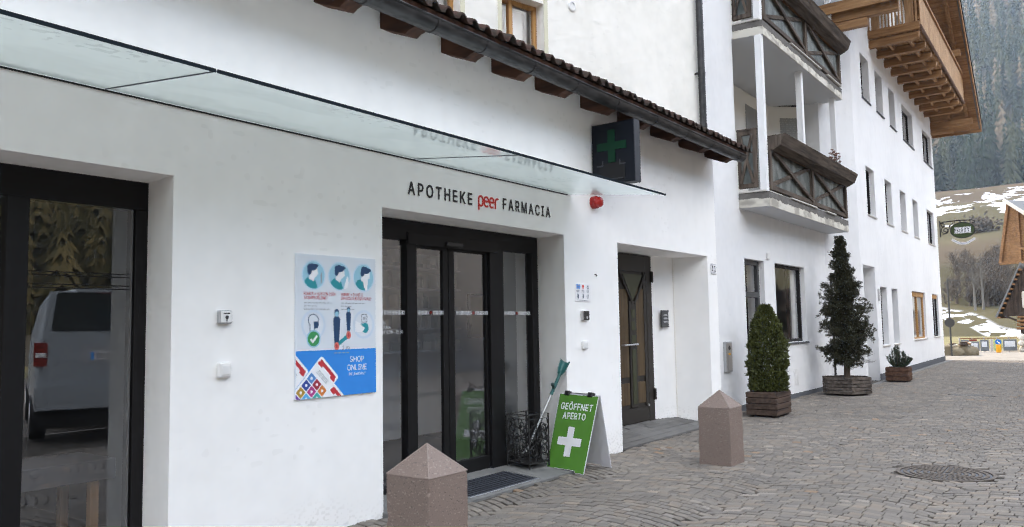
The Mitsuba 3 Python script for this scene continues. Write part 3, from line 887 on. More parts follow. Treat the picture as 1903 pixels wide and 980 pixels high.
# two figures at a distance of 1 m
for cx, cy, s in ((.485, .55, 1.0), (.635, .635, .68)):
    pr(Polygon([(cx - .038 * s, cy + .10 * s), (cx - .02 * s, cy + .125 * s), (cx + .02 * s, cy + .125 * s), (cx + .038 * s, cy + .10 * s), (cx + .03 * s, cy - .02 * s), (cx + .022 * s, cy - .13 * s), (cx - .022 * s, cy - .13 * s), (cx - .03 * s, cy - .02 * s)]).buffer(.006), 'print_navy', 'figure', 3)
    pr(ell(cx, cy + .165 * s, .030 * s, .036 * s), 'print_navy', 'figure_hair', 3)
    pr(ell(cx, cy + .152 * s, .024 * s, .026 * s), 'print_sky', 'figure_face', 4)
pr(LineString([(.485, .40), (.635, .495)]).buffer(.020, cap_style=2), 'print_teal', 'distance_arrow', 3)
for cx, cy in ((.485, .395), (.635, .497)):
    pr(ell(cx, cy, .030, .038), 'print_salmon', 'distance_dot', 4)
    pr(ell(cx, cy, .012, .018), 'print_red', 'dot_mark', 5)
pr_text('1 m', .555, .355, .042, 'print_dark', .003)
pr(unary_union([sbox(.455 + a, .325, .455 + a + .035, .332) for a in (0, .05, .10, .15)]), 'print_grey', 'small_print', 2)
# hand washing icon
pr(Polygon([(.81, .63), (.87, .63), (.87, .69), (.81, .69)]).buffer(.010).difference(Polygon([(.81, .63), (.87, .63), (.87, .69), (.81, .69)]).buffer(.004)), 'print_dark', 'dispenser', 3)
pr(circ(.84, .66, .014).difference(circ(.84, .66, .008)), 'print_dark', 'dispenser', 3)
pr(unary_union([ell(.855, .565, .045, .05), ell(.82, .585, .04, .025)]), 'print_teal', 'washing_hands', 3)
pr(unary_union([Polygon([(.73, .60), (.80, .585), (.84, .56), (.80, .53), (.73, .535)]).buffer(.008), Polygon([(.73, .63), (.79, .605), (.80, .60), (.73, .612)]).buffer(.004)]), 'print_white', 'washing_hands', 4)
pr, pr_text = _pr0, _prt0
# shop online field with three tilted telephones
pr_text('SHOP', .655, .316, .055, 'print_white', .004, False, .185)
pr_text('ONLINE', .62, .236, .055, 'print_white', .004, False, .255)
pr_text('APP „PeerOnline“', .635, .188, .026, 'print_white', .001, False, .22)


def phone(cx, cy, s, n=3):
    """A tilted telephone screen with coloured tiles, top edge at upper right."""
    def P(poly):
        return affinity.translate(affinity.rotate(affinity.scale(poly, s, s, origin=(0, 0)), -45, origin=(0, 0)), cx, cy).intersection(sbox(0, 0, 1, .443))
    pr(P(sbox(-.12, -.60, .12, .09).buffer(.03)), 'print_white', 'phone_body', 2)
    pr(P(unary_union([sbox(-.125, .060, .125, .095), sbox(-.125, .045, -.075, .06).buffer(.008), sbox(.075, .045, .125, .06).buffer(.008)])), 'print_phone_red', 'phone_header', 3)
    pr(P(unary_union([sbox(-.08, y, .08, y + .007) for y in (-.035, -.018, -.001)])), 'print_grey', 'phone_lines', 3)
    tiles = ['tile_a', 'tile_c', 'tile_d', 'tile_b', 'tile_e', 'tile_f', 'tile_g', 'tile_h', 'tile_j', 'tile_i', 'tile_c', 'tile_a']
    for r in range(4):
        for c in range(3):
            x, y = -.088 + .088 * c, -.11 - .088 * r
            q = P(sbox(x - .036, y - .036, x + .036, y + .036).buffer(.003))
            if q.area > .0004:
                pr(q, tiles[r * 3 + c], 'phone_tile', 3)
                pr(P(circ(x, y, .014)), 'print_white', 'tile_icon', 4)


phone(.322, .203, 1.0)
phone(-.038, .273, 1.0)
phone(.469, -.06, 1.0)

k = thing('key_switch', 'small grey key switch, upper of the two switches left of the notice board', 'switch')
add('box', bx(3.117, 3.216, -.042, -.002, 1.556, 1.647, .008), 'alu', k)
add('face', bx(3.125, 3.208, -.046, -.040, 1.564, 1.640, .004), 'white_plastic', k)
add('lock', [cyl((3.167, -.046, 1.600), (3.167, -.054, 1.600), .011, 14), bx(3.164, 3.170, -.050, -.045, 1.572, 1.592, 0), bx(3.143, 3.19, -.0475, -.045, 1.622, 1.629, 0)], 'dark_plastic', k)
k = thing('light_switch', 'white square light switch on the wall, lower of the two left of the notice board', 'switch')
add('box', bx(3.117, 3.216, -.040, -.002, 1.197, 1.299, .010), 'white_plastic', k)
add('rocker', bx(3.138, 3.195, -.047, -.040, 1.216, 1.280, .005), 'white_plastic', k)
k = thing('wall_switch', 'tiny white switch low on the pillar below the doorbell', 'switch')
add('box', bx(7.729, 7.829, -.035, -.002, 1.240, 1.335, .008), 'white_plastic', k)
add('rocker', bx(7.745, 7.813, -.041, -.035, 1.255, 1.320, .004), 'white_plastic', k)
k = thing('doorbell', 'small black video doorbell with silver side on the pillar below the info plate', 'doorbell')
add('body', bx(7.725, 7.865, -.030, -.002, 1.562, 1.673, .006), 'steel', k)
add('front', bx(7.755, 7.862, -.037, -.029, 1.566, 1.669, .004), 'dark_plastic', k)
add('lens', cyl((7.81, -.037, 1.64), (7.81, -.040, 1.64), .012), 'van_glass', k)
add('button', cyl((7.81, -.037, 1.595), (7.81, -.041, 1.595), .016), 'grey_plastic', k)
k = thing('info_plate', 'white info plate with a blue flag on the pillar right of the sliding door', 'sign')
add('plate', bx(7.621, 7.937, -.010, -.002, 1.778, 1.979, .002), 'sign_white', k)
add('flag', bx(7.640, 7.715, -.012, -.0095, 1.920, 1.970, 0), 'print_blue', k)
stars = unary_union([circ(7.6775 + .017 * math.cos(a), 1.945 + .017 * math.sin(a), .0028) for a in np.arange(12) * math.pi / 6])
add('stars', front(stars, -.0135, -.0119), 'yellow_paint', k)
add('crest', front(Polygon([(7.762, 1.965), (7.798, 1.965), (7.798, 1.94), (7.78, 1.918), (7.762, 1.94)]), -.012, -.0095), 'red_letter', k)
add('seal', front(circ(7.885, 1.942, .022).difference(circ(7.885, 1.942, .014)), -.012, -.0095), 'print_dark', k)
add('marks', front(unary_union([R(7.655, 7.685, 1.812, 1.862), R(7.768, 7.792, 1.812, 1.860), circ(7.88, 1.835, .022).difference(circ(7.88, 1.835, .017))] + [R(x, x + .06, z, z + .006) for x in (7.64, 7.75, 7.85) for z in (1.898, 1.884)] + [R(7.70, 7.86, 1.790, 1.795)]), -.012, -.0095), 'print_dark', k)
k = thing('wall_hook', 'tiny dark hook in the white wall above the info plate', 'hook')
scene[k] = mikit.ply(tube([(8.06, 0, 2.095), (8.06, -.02, 2.10), (8.06, -.028, 2.088), (8.06, -.022, 2.070)], .006, 8), 'dark_plastic')
k = thing('alarm_beacon', 'round red alarm beacon on the wall just under the end of the glass canopy', 'alarm')
yb_ = lambda prof: revolve(prof, 22)
TY = lambda x, z: np.array([[1, 0, 0, x], [0, 0, -1, 0], [0, 1, 0, z], [0, 0, 0, 1.0]])
add('base', moved(revolve([(0, .002), (.074, .002), (.074, .060), (.068, .068), (0, .070)], 24), TY(8.06, 2.945)), 'red_plastic', k, smooth=35)
add('lens', moved(revolve([(0, .068), (.062, .068), (.062, .095), (.052, .116), (.032, .127), (0, .130)], 24), TY(8.06, 2.945)), 'red_lens', k, smooth=35)

# pharmacy cross light box, at right angles to the wall
k = thing('cross_light_box', 'dark square light box with a green cross hanging under the eave', 'sign')
add('housing', bx(8.04, 8.17, -.575, -.02, 3.14, 3.855, .006), 'cross_box', k)
add('rim', [bx(8.045, 8.175, -.582, -.574, 3.138, 3.857, .002), bx(8.045, 8.175, -.578, -.02, 3.132, 3.140, .002)], 'cross_side', k)
cc, zc = -.285, 3.575
cr = unary_union([sbox(cc - .045, zc - .19, cc + .045, zc + .19), sbox(cc - .19, zc - .045, cc + .19, zc + .045)])
add('cross', side(cr, 8.026, 8.041), 'cross_green', k)
add('display', side(sbox(cc - .17, 3.175, cc + .16, 3.38), 8.030, 8.041), 'led_panel', k)
add('marks', side(unary_union([sbox(-.175, 3.345, -.16, 3.41), sbox(-.175, 3.345, -.085, 3.36), sbox(-.40, 3.345, -.385, 3.41), sbox(-.475, 3.345, -.385, 3.36), sbox(-.43, 3.185, -.09, 3.195)]), 8.027, 8.031), 'cross_side', k)
for z in (3.35, 3.70):
    add('wall_arm', cyl((8.105, -.03, z), (8.105, .0, z), .02), 'cross_side', k)

k = thing('house_number_plate', 'small grey house number plate reading 11 at the pharmacy corner', 'sign')
add('plate', bx(11.475, 11.68, -.010, -.002, 2.25, 2.41, .003), 'alu', k)
add('field', bx(11.487, 11.668, -.0125, -.0095, 2.262, 2.398, 0), 'sign_white', k)
m, wd = word('11', .085, .018, True)
add('number', on_front(m, 11.577 - wd / 2, 2.295, -.0125), 'black_letter', k)
add('line', bx(11.53, 11.625, -.014, -.0122, 2.272, 2.280, 0), 'print_dark', k)
k = thing('intercom_panel', 'steel intercom panel in the recess beside the side entrance door', 'intercom')
add('plate', bx(10.82, 11.04, .505, .528, 1.475, 1.70, .004), 'frame_grey', k)
add('cap', [bx(10.81, 11.05, .498, .53, 1.695, 1.712, .003), bx(10.81, 11.05, .498, .53, 1.463, 1.478, .003)], 'dark_plastic', k)
for z in (1.53, 1.58, 1.63):
    add('button', bx(10.87, 10.99, .499, .506, z, z + .022, .002), 'grey_plastic', k)

# ------------------------------------------------------------------ things on the paving in front of the pharmacy
BOL = [(3.771, -1.296, 'reddish porphyry bollard before the sliding door, cut by the lower edge'), (8.40, -1.335, 'reddish porphyry bollard with a pyramid top in front of the side entrance')]
for x, y, lab in BOL:
    k = thing('stone_bollard', lab, 'bollard', 'stone bollards before the pharmacy')
    s, hs, ap = .18, .60, .778
    v, f = [], []
    c = .005
    ring = [(-s + c, -s), (s - c, -s), (s, -s + c), (s, s - c), (s - c, s), (-s + c, s), (-s, s - c), (-s, -s + c)]
    body = trimesh.convex.convex_hull(np.array([(x + a * g_, y + b * g_, z) for z, g_ in ((-.04, 1.02), (hs, 1.0)) for a, b in ring]))
    body = trimesh.Trimesh(*trimesh.remesh.subdivide_to_size(body.vertices, body.faces, .03), process=False)
    body.merge_vertices()
    vv = body.vertices
    edge = np.clip((np.maximum(np.abs(vv[:, 0] - x), np.abs(vv[:, 1] - y)) - .168) / .012, 0, 1) * np.clip((np.minimum(np.abs(vv[:, 0] - x), np.abs(vv[:, 1] - y)) - .165) / .012, 0, 1)
    chip = np.clip(meshkit.noise(vv * 21, 3) - .55, 0, 1) * edge * .035
    body.vertices = vv - np.column_stack([np.sign(vv[:, 0] - x), np.sign(vv[:, 1] - y), vv[:, 0] * 0]) * chip[:, None]
    add('shaft', body, 'porphyry', k)
    capm = trimesh.convex.convex_hull(np.array([(x + a, y + b, hs + .002) for a, b in ring] + [(x + a * .012, y + b * .012, ap) for a, b in ring]))
    add('pyramid_cap', capm, 'porphyry', k)
    e = [beam((x + a * s, y + b * s, hs + .002), (x, y, ap + .001), .008, .008) for a, b in ((-1, -1), (-1, 1), (1, -1), (1, 1))]
    add('worn_edge', e, 'porphyry_edge', k)

k = thing('door_mat', 'black ribbed door mat with an aluminium edge before the sliding door', 'mat')
mx0, mx1, my0, my1 = 5.50, 6.53, -.20, .20


def on_slab(*ms):
    m = trimesh.util.concatenate(list(ms))
    m.vertices[:, 2] += SLAB(m.vertices[:, 1])
    return m


add('frame', [on_slab(bx(mx0 - .02, mx1 + .02, my0 - .02, my0, .013, .019, .001), bx(mx0 - .02, mx1 + .02, my1, my1 + .02, .013, .019, .001), bx(mx0 - .02, mx0, my0, my1, .013, .019, .001), bx(mx1, mx1 + .02, my0, my1, .013, .019, .001))], 'steel', k)
add('tray', on_slab(bx(mx0, mx1, my0, my1, .0125, .0145, 0)), 'rubber', k)
for i in range(26):
    y = my0 + (i + .5) * (my1 - my0) / 26
    add('rib', on_slab(bx(mx0 + .004 + rng.uniform(0, .012), mx1 - .004 - rng.uniform(0, .012), y - .0055, y + .0055, .0145, .0205 + rng.uniform(0, .003), .002)), 'mat_black' if i % 3 else 'mat_blue', k)

# folding board
k = thing('folding_sign', 'green folding pavement sign with white writing and a white cross', 'sign')
bl, br_ = np.array([7.07, .045, .008]), np.array([7.02, -.415, .008])
tl, tr_ = np.array([7.30, .045, .768]), np.array([7.285, -.485, .768])
tl = tl + (tr_ - tl) * .02
ex = (br_ - bl) / np.linalg.norm(br_ - bl)
ez = ((tl + tr_) / 2 - (bl + br_) / 2)
HS = np.linalg.norm(ez)
ez = ez / HS
ex = ex - ez * (ex @ ez)
ex /= np.linalg.norm(ex)
ny = np.cross(ez, ex)
MS = frame_matrix((bl + br_) / 2, ex, ny, ez)   # x across, y into the board, z up the board
w2 = .245
pf = Polygon([(-w2, 0), (-w2 + .09, 0), (-w2 + .105, .022), (w2 - .125, .022), (w2 - .11, 0), (w2, 0), (w2 + .012, HS), (-w2 - .012, HS)])
add('front_panel', moved(front(pf, 0, .008), MS), 'sign_green', k)
add('edge', moved(front(pf.buffer(.003).difference(pf), .0005, .009), MS), 'sign_white', k)
cr = unary_union([sbox(-.042, .17, .042, .48), sbox(-.155, .283, .155, .367)])
add('white_cross', moved(front(affinity.translate(cr, -.012, -.02), -.0012, -.0002), MS), 'sign_white', k)
m, wd = word('GEÖFFNET', .068, .006, True, .0012)
add('writing', moved(on_front(m, -.212, .640, -.0002, .425), MS), 'sign_white', k)
m, wd = word('APERTO', .068, .006, True, .0012)
add('writing', moved(on_front(m, -.162, .540, -.0002, .305), MS), 'sign_white', k)
b0, b1 = np.array([7.545, .01, .006]), np.array([7.52, -.46, .006])
dzb = (tl + tr_) / 2 + np.array([.03, 0, 0]) - (b0 + b1) / 2
HB = np.linalg.norm(dzb)
eb = dzb / HB
exb = (b1 - b0) / np.linalg.norm(b1 - b0)
exb = exb - eb * (exb @ eb)
exb /= np.linalg.norm(exb)
MB_ = frame_matrix((b0 + b1) / 2, exb, np.cross(eb, exb), eb)
add('back_panel', moved(front(pf, -.008, 0), MB_), 'sign_back', k)
for s_ in (-.16, .15):
    add('hinge', moved(bx(s_ - .035, s_ + .035, -.012, .045, HS - .012, HS + .040, .008), MS), 'zinc_dark', k)
add('handle', moved(tube([(-.16, .015, HS + .022), (.15, .015, HS + .022)], .006, 8), MS), 'steel', k)

# wrought-iron umbrella basket with a crutch in it
k = thing('iron_basket', 'black wrought iron basket stand with scrolls beside the sliding door', 'basket')
bc, bs, bz = np.array([6.935, .195]), .155, .55
bx_, by_ = np.array([.995, -.10]), np.array([.10, .995])
MBK = frame_matrix((bc[0], bc[1], .043), (bx_[0], bx_[1], 0), (by_[0], by_[1], 0))


def spiral(cx, cz, r, a0, turns, sgn=1, n=30):
    t = np.linspace(0, 1, n)
    a = math.radians(a0) + sgn * 2 * math.pi * turns * t
    rr = r * (1 - .82 * t)
    return np.column_stack([cx + rr * np.cos(a), cz + rr * np.sin(a)])


for a, b in ((-1, -1), (1, -1), (1, 1), (-1, 1)):
    add('corner_post', moved(beam((a * bs, b * bs, 0), (a * bs, b * bs, bz), .016, .016), MBK), 'iron_black', k)
for z in (.05, .30, .50, bz):
    add('hoop', moved(tube([(-bs, -bs, z), (bs, -bs, z), (bs, bs, z), (-bs, bs, z)], .007, 6, True), MBK), 'iron_black', k)
add('drip_tray', moved(bx(-bs, bs, -bs, bs, .045, .06), MBK), 'iron_black', k)
for si in range(4):
    a_ = si * math.pi / 2
    MR = frame_matrix((0, 0, 0), (math.cos(a_), math.sin(a_), 0), (-math.sin(a_), math.cos(a_), 0))
    sc = []
    for cx, cz_, r, a0, tn, sg in ((-.075, .17, .062, 90, 1.4, 1), (.075, .17, .062, 90, 1.4, -1), (-.07, .40, .055, -90, 1.3, -1), (.07, .40, .055, -90, 1.3, 1), (0, .29, .045, 0, 1.2, 1), (0, .10, .035, 180, 1.1, 1), (-.115, .29, .035, 60, 1.1, 1), (.115, .29, .035, 120, 1.1, -1)):
        p = spiral(cx, cz_, r, a0, tn, sg)
        sc.append(tube(np.column_stack([p[:, 0], np.full(len(p), -bs) + .004 * np.sin(p[:, 1] * 40), p[:, 1]]), .0058, 6))
    for x in (-.14, -.05, .05, .14):
        zz = np.linspace(.05, .5, 14)
        sc.append(tube(np.column_stack([x + .018 * np.sin(zz * 22 + x * 40), np.full(14, -bs), zz]), .005, 6))
    for i in range(9):
        lx, lz = rng.uniform(-.13, .13), rng.uniform(.10, .47)
        lf = trimesh.creation.icosphere(1, .022)
        lf.apply_scale([1, .22, .55])
        lf.apply_transform(trimesh.transformations.rotation_matrix(rng.uniform(0, 3), (0, 1, 0)))
        lf.apply_translation([lx, -bs - .004, lz])
        sc.append(lf)
    add('scroll_panel', moved(moved(trimesh.util.concatenate(sc), MR), MBK), 'iron_black', k)

k = thing('forearm_crutch', 'forearm crutch with a teal cuff leaning in the iron basket', 'crutch')
c0, c1 = np.array([6.86, .17, .19]), np.array([7.35, .0, 1.07])
dc = (c1 - c0) / np.linalg.norm(c1 - c0)
P = lambda t: c0 + (c1 - c0) * t
add('shaft', tube([P(0), P(.72)], .0115, 10), 'steel', k, smooth=40)
add('rubber_foot', tube([P(-.03), P(.01)], [.018, .014], 10), 'rubber', k)
add('adjust_holes', [cyl(P(t) + np.array([-.010, -.008, .004]), P(t) + np.array([-.0118, -.0095, .0048]), .004, 8) for t in np.linspace(.15, .42, 8)], 'dark_plastic', k)
add('handle_tube', tube([P(.66), P(.72), P(.86), P(.93)], [.017, .018, .017, .018], 12), 'teal_plastic', k, smooth=40)
fw = np.array([-.62, -.30, .35])
fw = fw - dc * (fw @ dc)
fw /= np.linalg.norm(fw)
add('grip', [tube([P(.74), P(.745) + fw * .10], [.017, .015], 12), trimesh.creation.icosphere(2, .020).apply_translation(P(.745) + fw * .10)], 'teal_dark', k, smooth=40)
sd_ = np.cross(dc, fw)
cuff = []
for i in range(9):
    a0_, a1_ = math.radians(-115 + 230 * i / 9), math.radians(-115 + 230 * (i + 1) / 9)
    V = []
    for t, rad in ((.90, .022), (.95, .040), (1.06, .050)):
        for a in (a0_, a1_):
            for th in (0, .006):
                V.append(P(t) + (rad + th) * (sd_ * math.sin(a) - fw * math.cos(a)) + fw * (.008 + .02 * (t - .9)))
    cuff.append(trimesh.convex.convex_hull(np.array(V)))
add('cuff', cuff, 'teal_plastic', k)

# manhole and drain
k = thing('manhole_cover', 'round cast iron manhole cover with raised studs in the setts', 'manhole cover')
MX, MY = 8.94, -3.41
add('frame', revolve([(.405, -.04), (.440, -.04), (.440, .003), (.405, .003), (.405, -.04)], 48, (MX, MY, 0)), 'iron_cast', k)
add('lid', revolve([(0, -.03), (.398, -.03), (.398, -.006), (0, -.006)], 48, (MX, MY, 0)), 'plinth_grey', k)
for r in (.06, .12, .18, .24, .30, .36):
    ring = []
    n = max(6, int(2 * math.pi * r / .045))
    for i in range(n):
        a = 2 * math.pi * (i + .5 * (int(r * 100) % 2)) / n
        q = bx(-.017, .017, -.016, .016, -.007, .005, .003)
        q.apply_transform(trimesh.transformations.rotation_matrix(a, (0, 0, 1)))
        q.apply_translation([MX + r * math.cos(a), MY + r * math.sin(a), 0])
        ring.append(q)
    kk = add('stud_ring', ring, 'iron_cast', k)
    tag(kk, kind='stuff')
k = thing('drain_channel', 'narrow pale drain channel across the setts farther up the street', 'drain')
add('kerb', [bx(18.16, 18.20, -2.86, -2.14, -.03, .004), bx(18.30, 18.34, -2.86, -2.14, -.03, .004)], 'slab_stone', k)
add('grate', [bx(18.20, 18.30, y, y + .03, -.03, .001, .002) for y in np.arange(-2.84, -2.16, .05)], 'iron_cast', k)

# ------------------------------------------------------------------ windows, shared by all houses
def window(parent, x0, x1, z0, z1, y, M=None, fr=.05, depth=.06, mull=(), trans=(), m='frame_dark', sill=None, sill_m='sill_stone', glass='glass_pane', name='window', sill_out=.035, sill_y=0.0):
    M = np.eye(4) if M is None else M
    parts = [bx(x0, x1, y, y + depth, z1 - fr, z1), bx(x0, x1, y, y + depth, z0, z0 + fr), bx(x0, x0 + fr, y, y + depth, z0 + fr, z1 - fr), bx(x1 - fr, x1, y, y + depth, z0 + fr, z1 - fr)]
    parts += [bx(a - fr * .6, a + fr * .6, y - .004, y + depth, z0 + fr, z1 - fr) for a in mull]
    parts += [bx(x0 + fr, x1 - fr, y - .003, y + depth, a - fr * .6, a + fr * .6) for a in trans]
    k = add(name, moved(trimesh.util.concatenate(parts), M), m, parent)
    add('pane', moved(pane(x0 + fr, x1 - fr, z0 + fr, z1 - fr, y + depth * .5), M), glass, k)
    if sill is not None:
        add('sill', moved(bx(x0 - .03, x1 + .03, sill_y - sill_out, y + .01, z0 - sill, z0 - .002), M), sill_m, k)
    return k


# ------------------------------------------------------------------ old house set back above the pharmacy roof
A14 = math.radians(14)
TU = frame_matrix((12.27, .33, 0), (math.cos(A14), -math.sin(A14), 0), (math.sin(A14), math.cos(A14), 0))   # u along the wall (negative to the left), depth, z
old = thing('old_house', 'tall cream rough rendered house set back behind the tiled pharmacy roof', 'building')
wl = sbox(-15, 3.4, 0.0, 11.8)
for u in (-4.25, -5.66, -8.6, -10.0):
    for z in (4.85, 8.1):
        wl = wl.difference(sbox(u, z, u + .735, z + 1.07))
for u in (-5.66, -4.25):
    pass
add('wall', [moved(front(wl, 0, .30), TU), moved(bx(-15, 0, .95, 9.5, 3.0, 11.8, 0), TU), moved(bx(-15, -14.7, .30, .95, 3.4, 11.8, 0), TU), moved(bx(-.25, 0, .30, .95, 3.4, 11.8, 0), TU)], 'plaster_cream', old)
add('roof', [moved(side(Polygon([(-1.0, 11.75), (4.7, 14.9), (10.4, 11.75), (10.4, 11.95), (4.7, 15.1), (-1.0, 11.95)]), -15.6, .5), TU)], 'roof_tile', old)
add('gable_wall', [moved(side(Polygon([(.0, 11.8), (9.5, 11.8), (4.7, 14.8)]), -14.9, -.1), TU)], 'plaster_cream', old)
for u in (-4.25, -5.66, -8.6, -10.0):
    for z in (4.85, 8.1):
        k = window(old, u, u + .735, z, z + 1.07, .15, TU, fr=.055, depth=.06, mull=(u + .27,), m='window_wood')
        add('casing', [moved(bx(u - .07, u - .002, -.008, .002, z - .1, z + 1.14, .002), TU), moved(bx(u + .96 - .225 + .0, u + 1.03 - .225, -.008, .002, z - .1, z + 1.14, .002), TU), moved(bx(u - .07, u + .805, -.010, .0, z + 1.14, z + 1.22, .002), TU)], 'trim_beige', k)
        add('curtain', moved(bx(u + .30, u + .62, .32, .33, z + .05, z + 1.0, 0), TU), 'curtain', k)
k = thing('wall_vent', 'small round white vent cap on the cream house wall right of the wooden window', 'vent')
scene[k] = mikit.ply(moved(moved(revolve([(.05, .0), (.072, .0), (.072, .02), (.055, .026), (.05, .012), (0, .012)], 24), np.array([[1, 0, 0, -2.98], [0, 0, -1, 0], [0, 1, 0, 6.02], [0, 0, 0, 1.0]])), TU), 'white_plastic')
dp = thing('downpipe', 'dark brown downpipe in the corner above the end of the tiled roof', 'downpipe')
add('pipe', moved(tube([(-.16, -.085, 4.62), (-.16, -.085, 11.6)], .056, 16), TU), 'zinc_dark', dp, smooth=40)
add('lower_pipe', moved(tube([(-.155, -.085, 4.30), (-.155, -.085, 4.66)], .048, 16), TU), 'copper_brown', dp, smooth=40)
for z in (4.68, 5.55, 7.4):
    add('clamp', moved(trimesh.util.concatenate([revolve([(.056, 0), (.064, 0), (.064, .03), (.056, .03)], 18, (-.16, -.085, z)), bx(-.235, -.21, -.09, .0, z, z + .03)]), TU), 'zinc_dark', dp)

# ------------------------------------------------------------------ house with the two balconies (facade y = 0.33)
YB = .33
bal = thing('balcony_house', 'bright white house with two stacked cross braced balconies beside the pharmacy', 'building')
hole = unary_union([sbox(13.79, -.2, 14.79, 2.652), sbox(15.40, 1.105, 17.27, 2.655), sbox(13.60, 3.785, 19.4, 6.60), sbox(13.60, 6.849, 19.4, 9.66)])
wl = unary_union([sbox(11.76, -.1, 18.95, 10.6), ]).difference(sbox(11.7, 4.2, 12.27, 11)).difference(hole)
add('wall', [front(wl, YB, YB + .34), plan(sbox(12.29, YB + .02, 12.6, 9.5), 0, 10.6), plan(sbox(12.6, 2.4, 18.9, 9.5), 0, 10.6), plan(sbox(12.6, YB + .34, 18.9, 2.4), 9.8, 10.6), plan(sbox(11.76, YB + .34, 13.5, 2.4), 2.9, 3.5)], 'plaster_bright', bal)
add('roof', side(Polygon([(-.9, 10.5), (4.8, 12.6), (10.4, 10.5), (10.4, 10.65), (4.8, 12.8), (-.9, 10.7)]), 12.0, 19.0), 'roof_tile', bal)
add('plinth', [bx(11.74, 13.79, YB - .012, YB, -.02, .105, .002), bx(14.79, 18.93, YB - .012, YB, -.02, .085, .002)], 'plinth_grey', bal)
for z0, z1 in ((3.785, 6.58), (6.846, 9.64)):
    add('loggia_wall', [bx(13.3, 13.6, YB + .34, 1.45, z0, z1, 0), bx(13.3, 18.47, 1.33, 1.5, z0, z1, 0), plan(Polygon([(18.47, 1.33), (19.5, .277), (19.7, .5), (18.62, 1.6)]), z0, z1)], 'reveal_cream', bal)
    k = add('shutter', [bx(16.9, 17.80, 1.315, 1.329, z0 + .02 + .05 * i, z0 + .065 + .05 * i, .003) for i in range(50)], 'shutter_grey', bal)
    dv = np.array([.86, -.88, 0]) / math.hypot(.86, .88)
    nv = np.array([dv[1], -dv[0], 0])
    MD = frame_matrix((18.47, 1.33, 0), dv, -nv)
    add('shutter', [moved(bx(.26, .88, -.016, -.001, z0 + .02 + .05 * i, z0 + .065 + .05 * i, .003), MD) for i in range(50)], 'shutter_grey', bal)
k = window(bal, 13.79, 14.79, 0.02, 2.652, YB + .10, fr=.085, depth=.07, trans=(2.02,), m='frame_grey', name='shop_door')
k = window(bal, 15.40, 17.27, 1.105, 2.655, YB + .10, fr=.06, depth=.07, m='frame_dark', sill=.04, sill_m='plinth_grey', sill_y=YB)
add('curtain', bx(16.93, 17.2, YB + .20, YB + .21, 1.17, 2.6, 0), 'curtain', k)
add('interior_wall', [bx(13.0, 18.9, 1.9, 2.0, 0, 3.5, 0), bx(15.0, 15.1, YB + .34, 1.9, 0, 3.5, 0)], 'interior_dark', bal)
BY = -.20
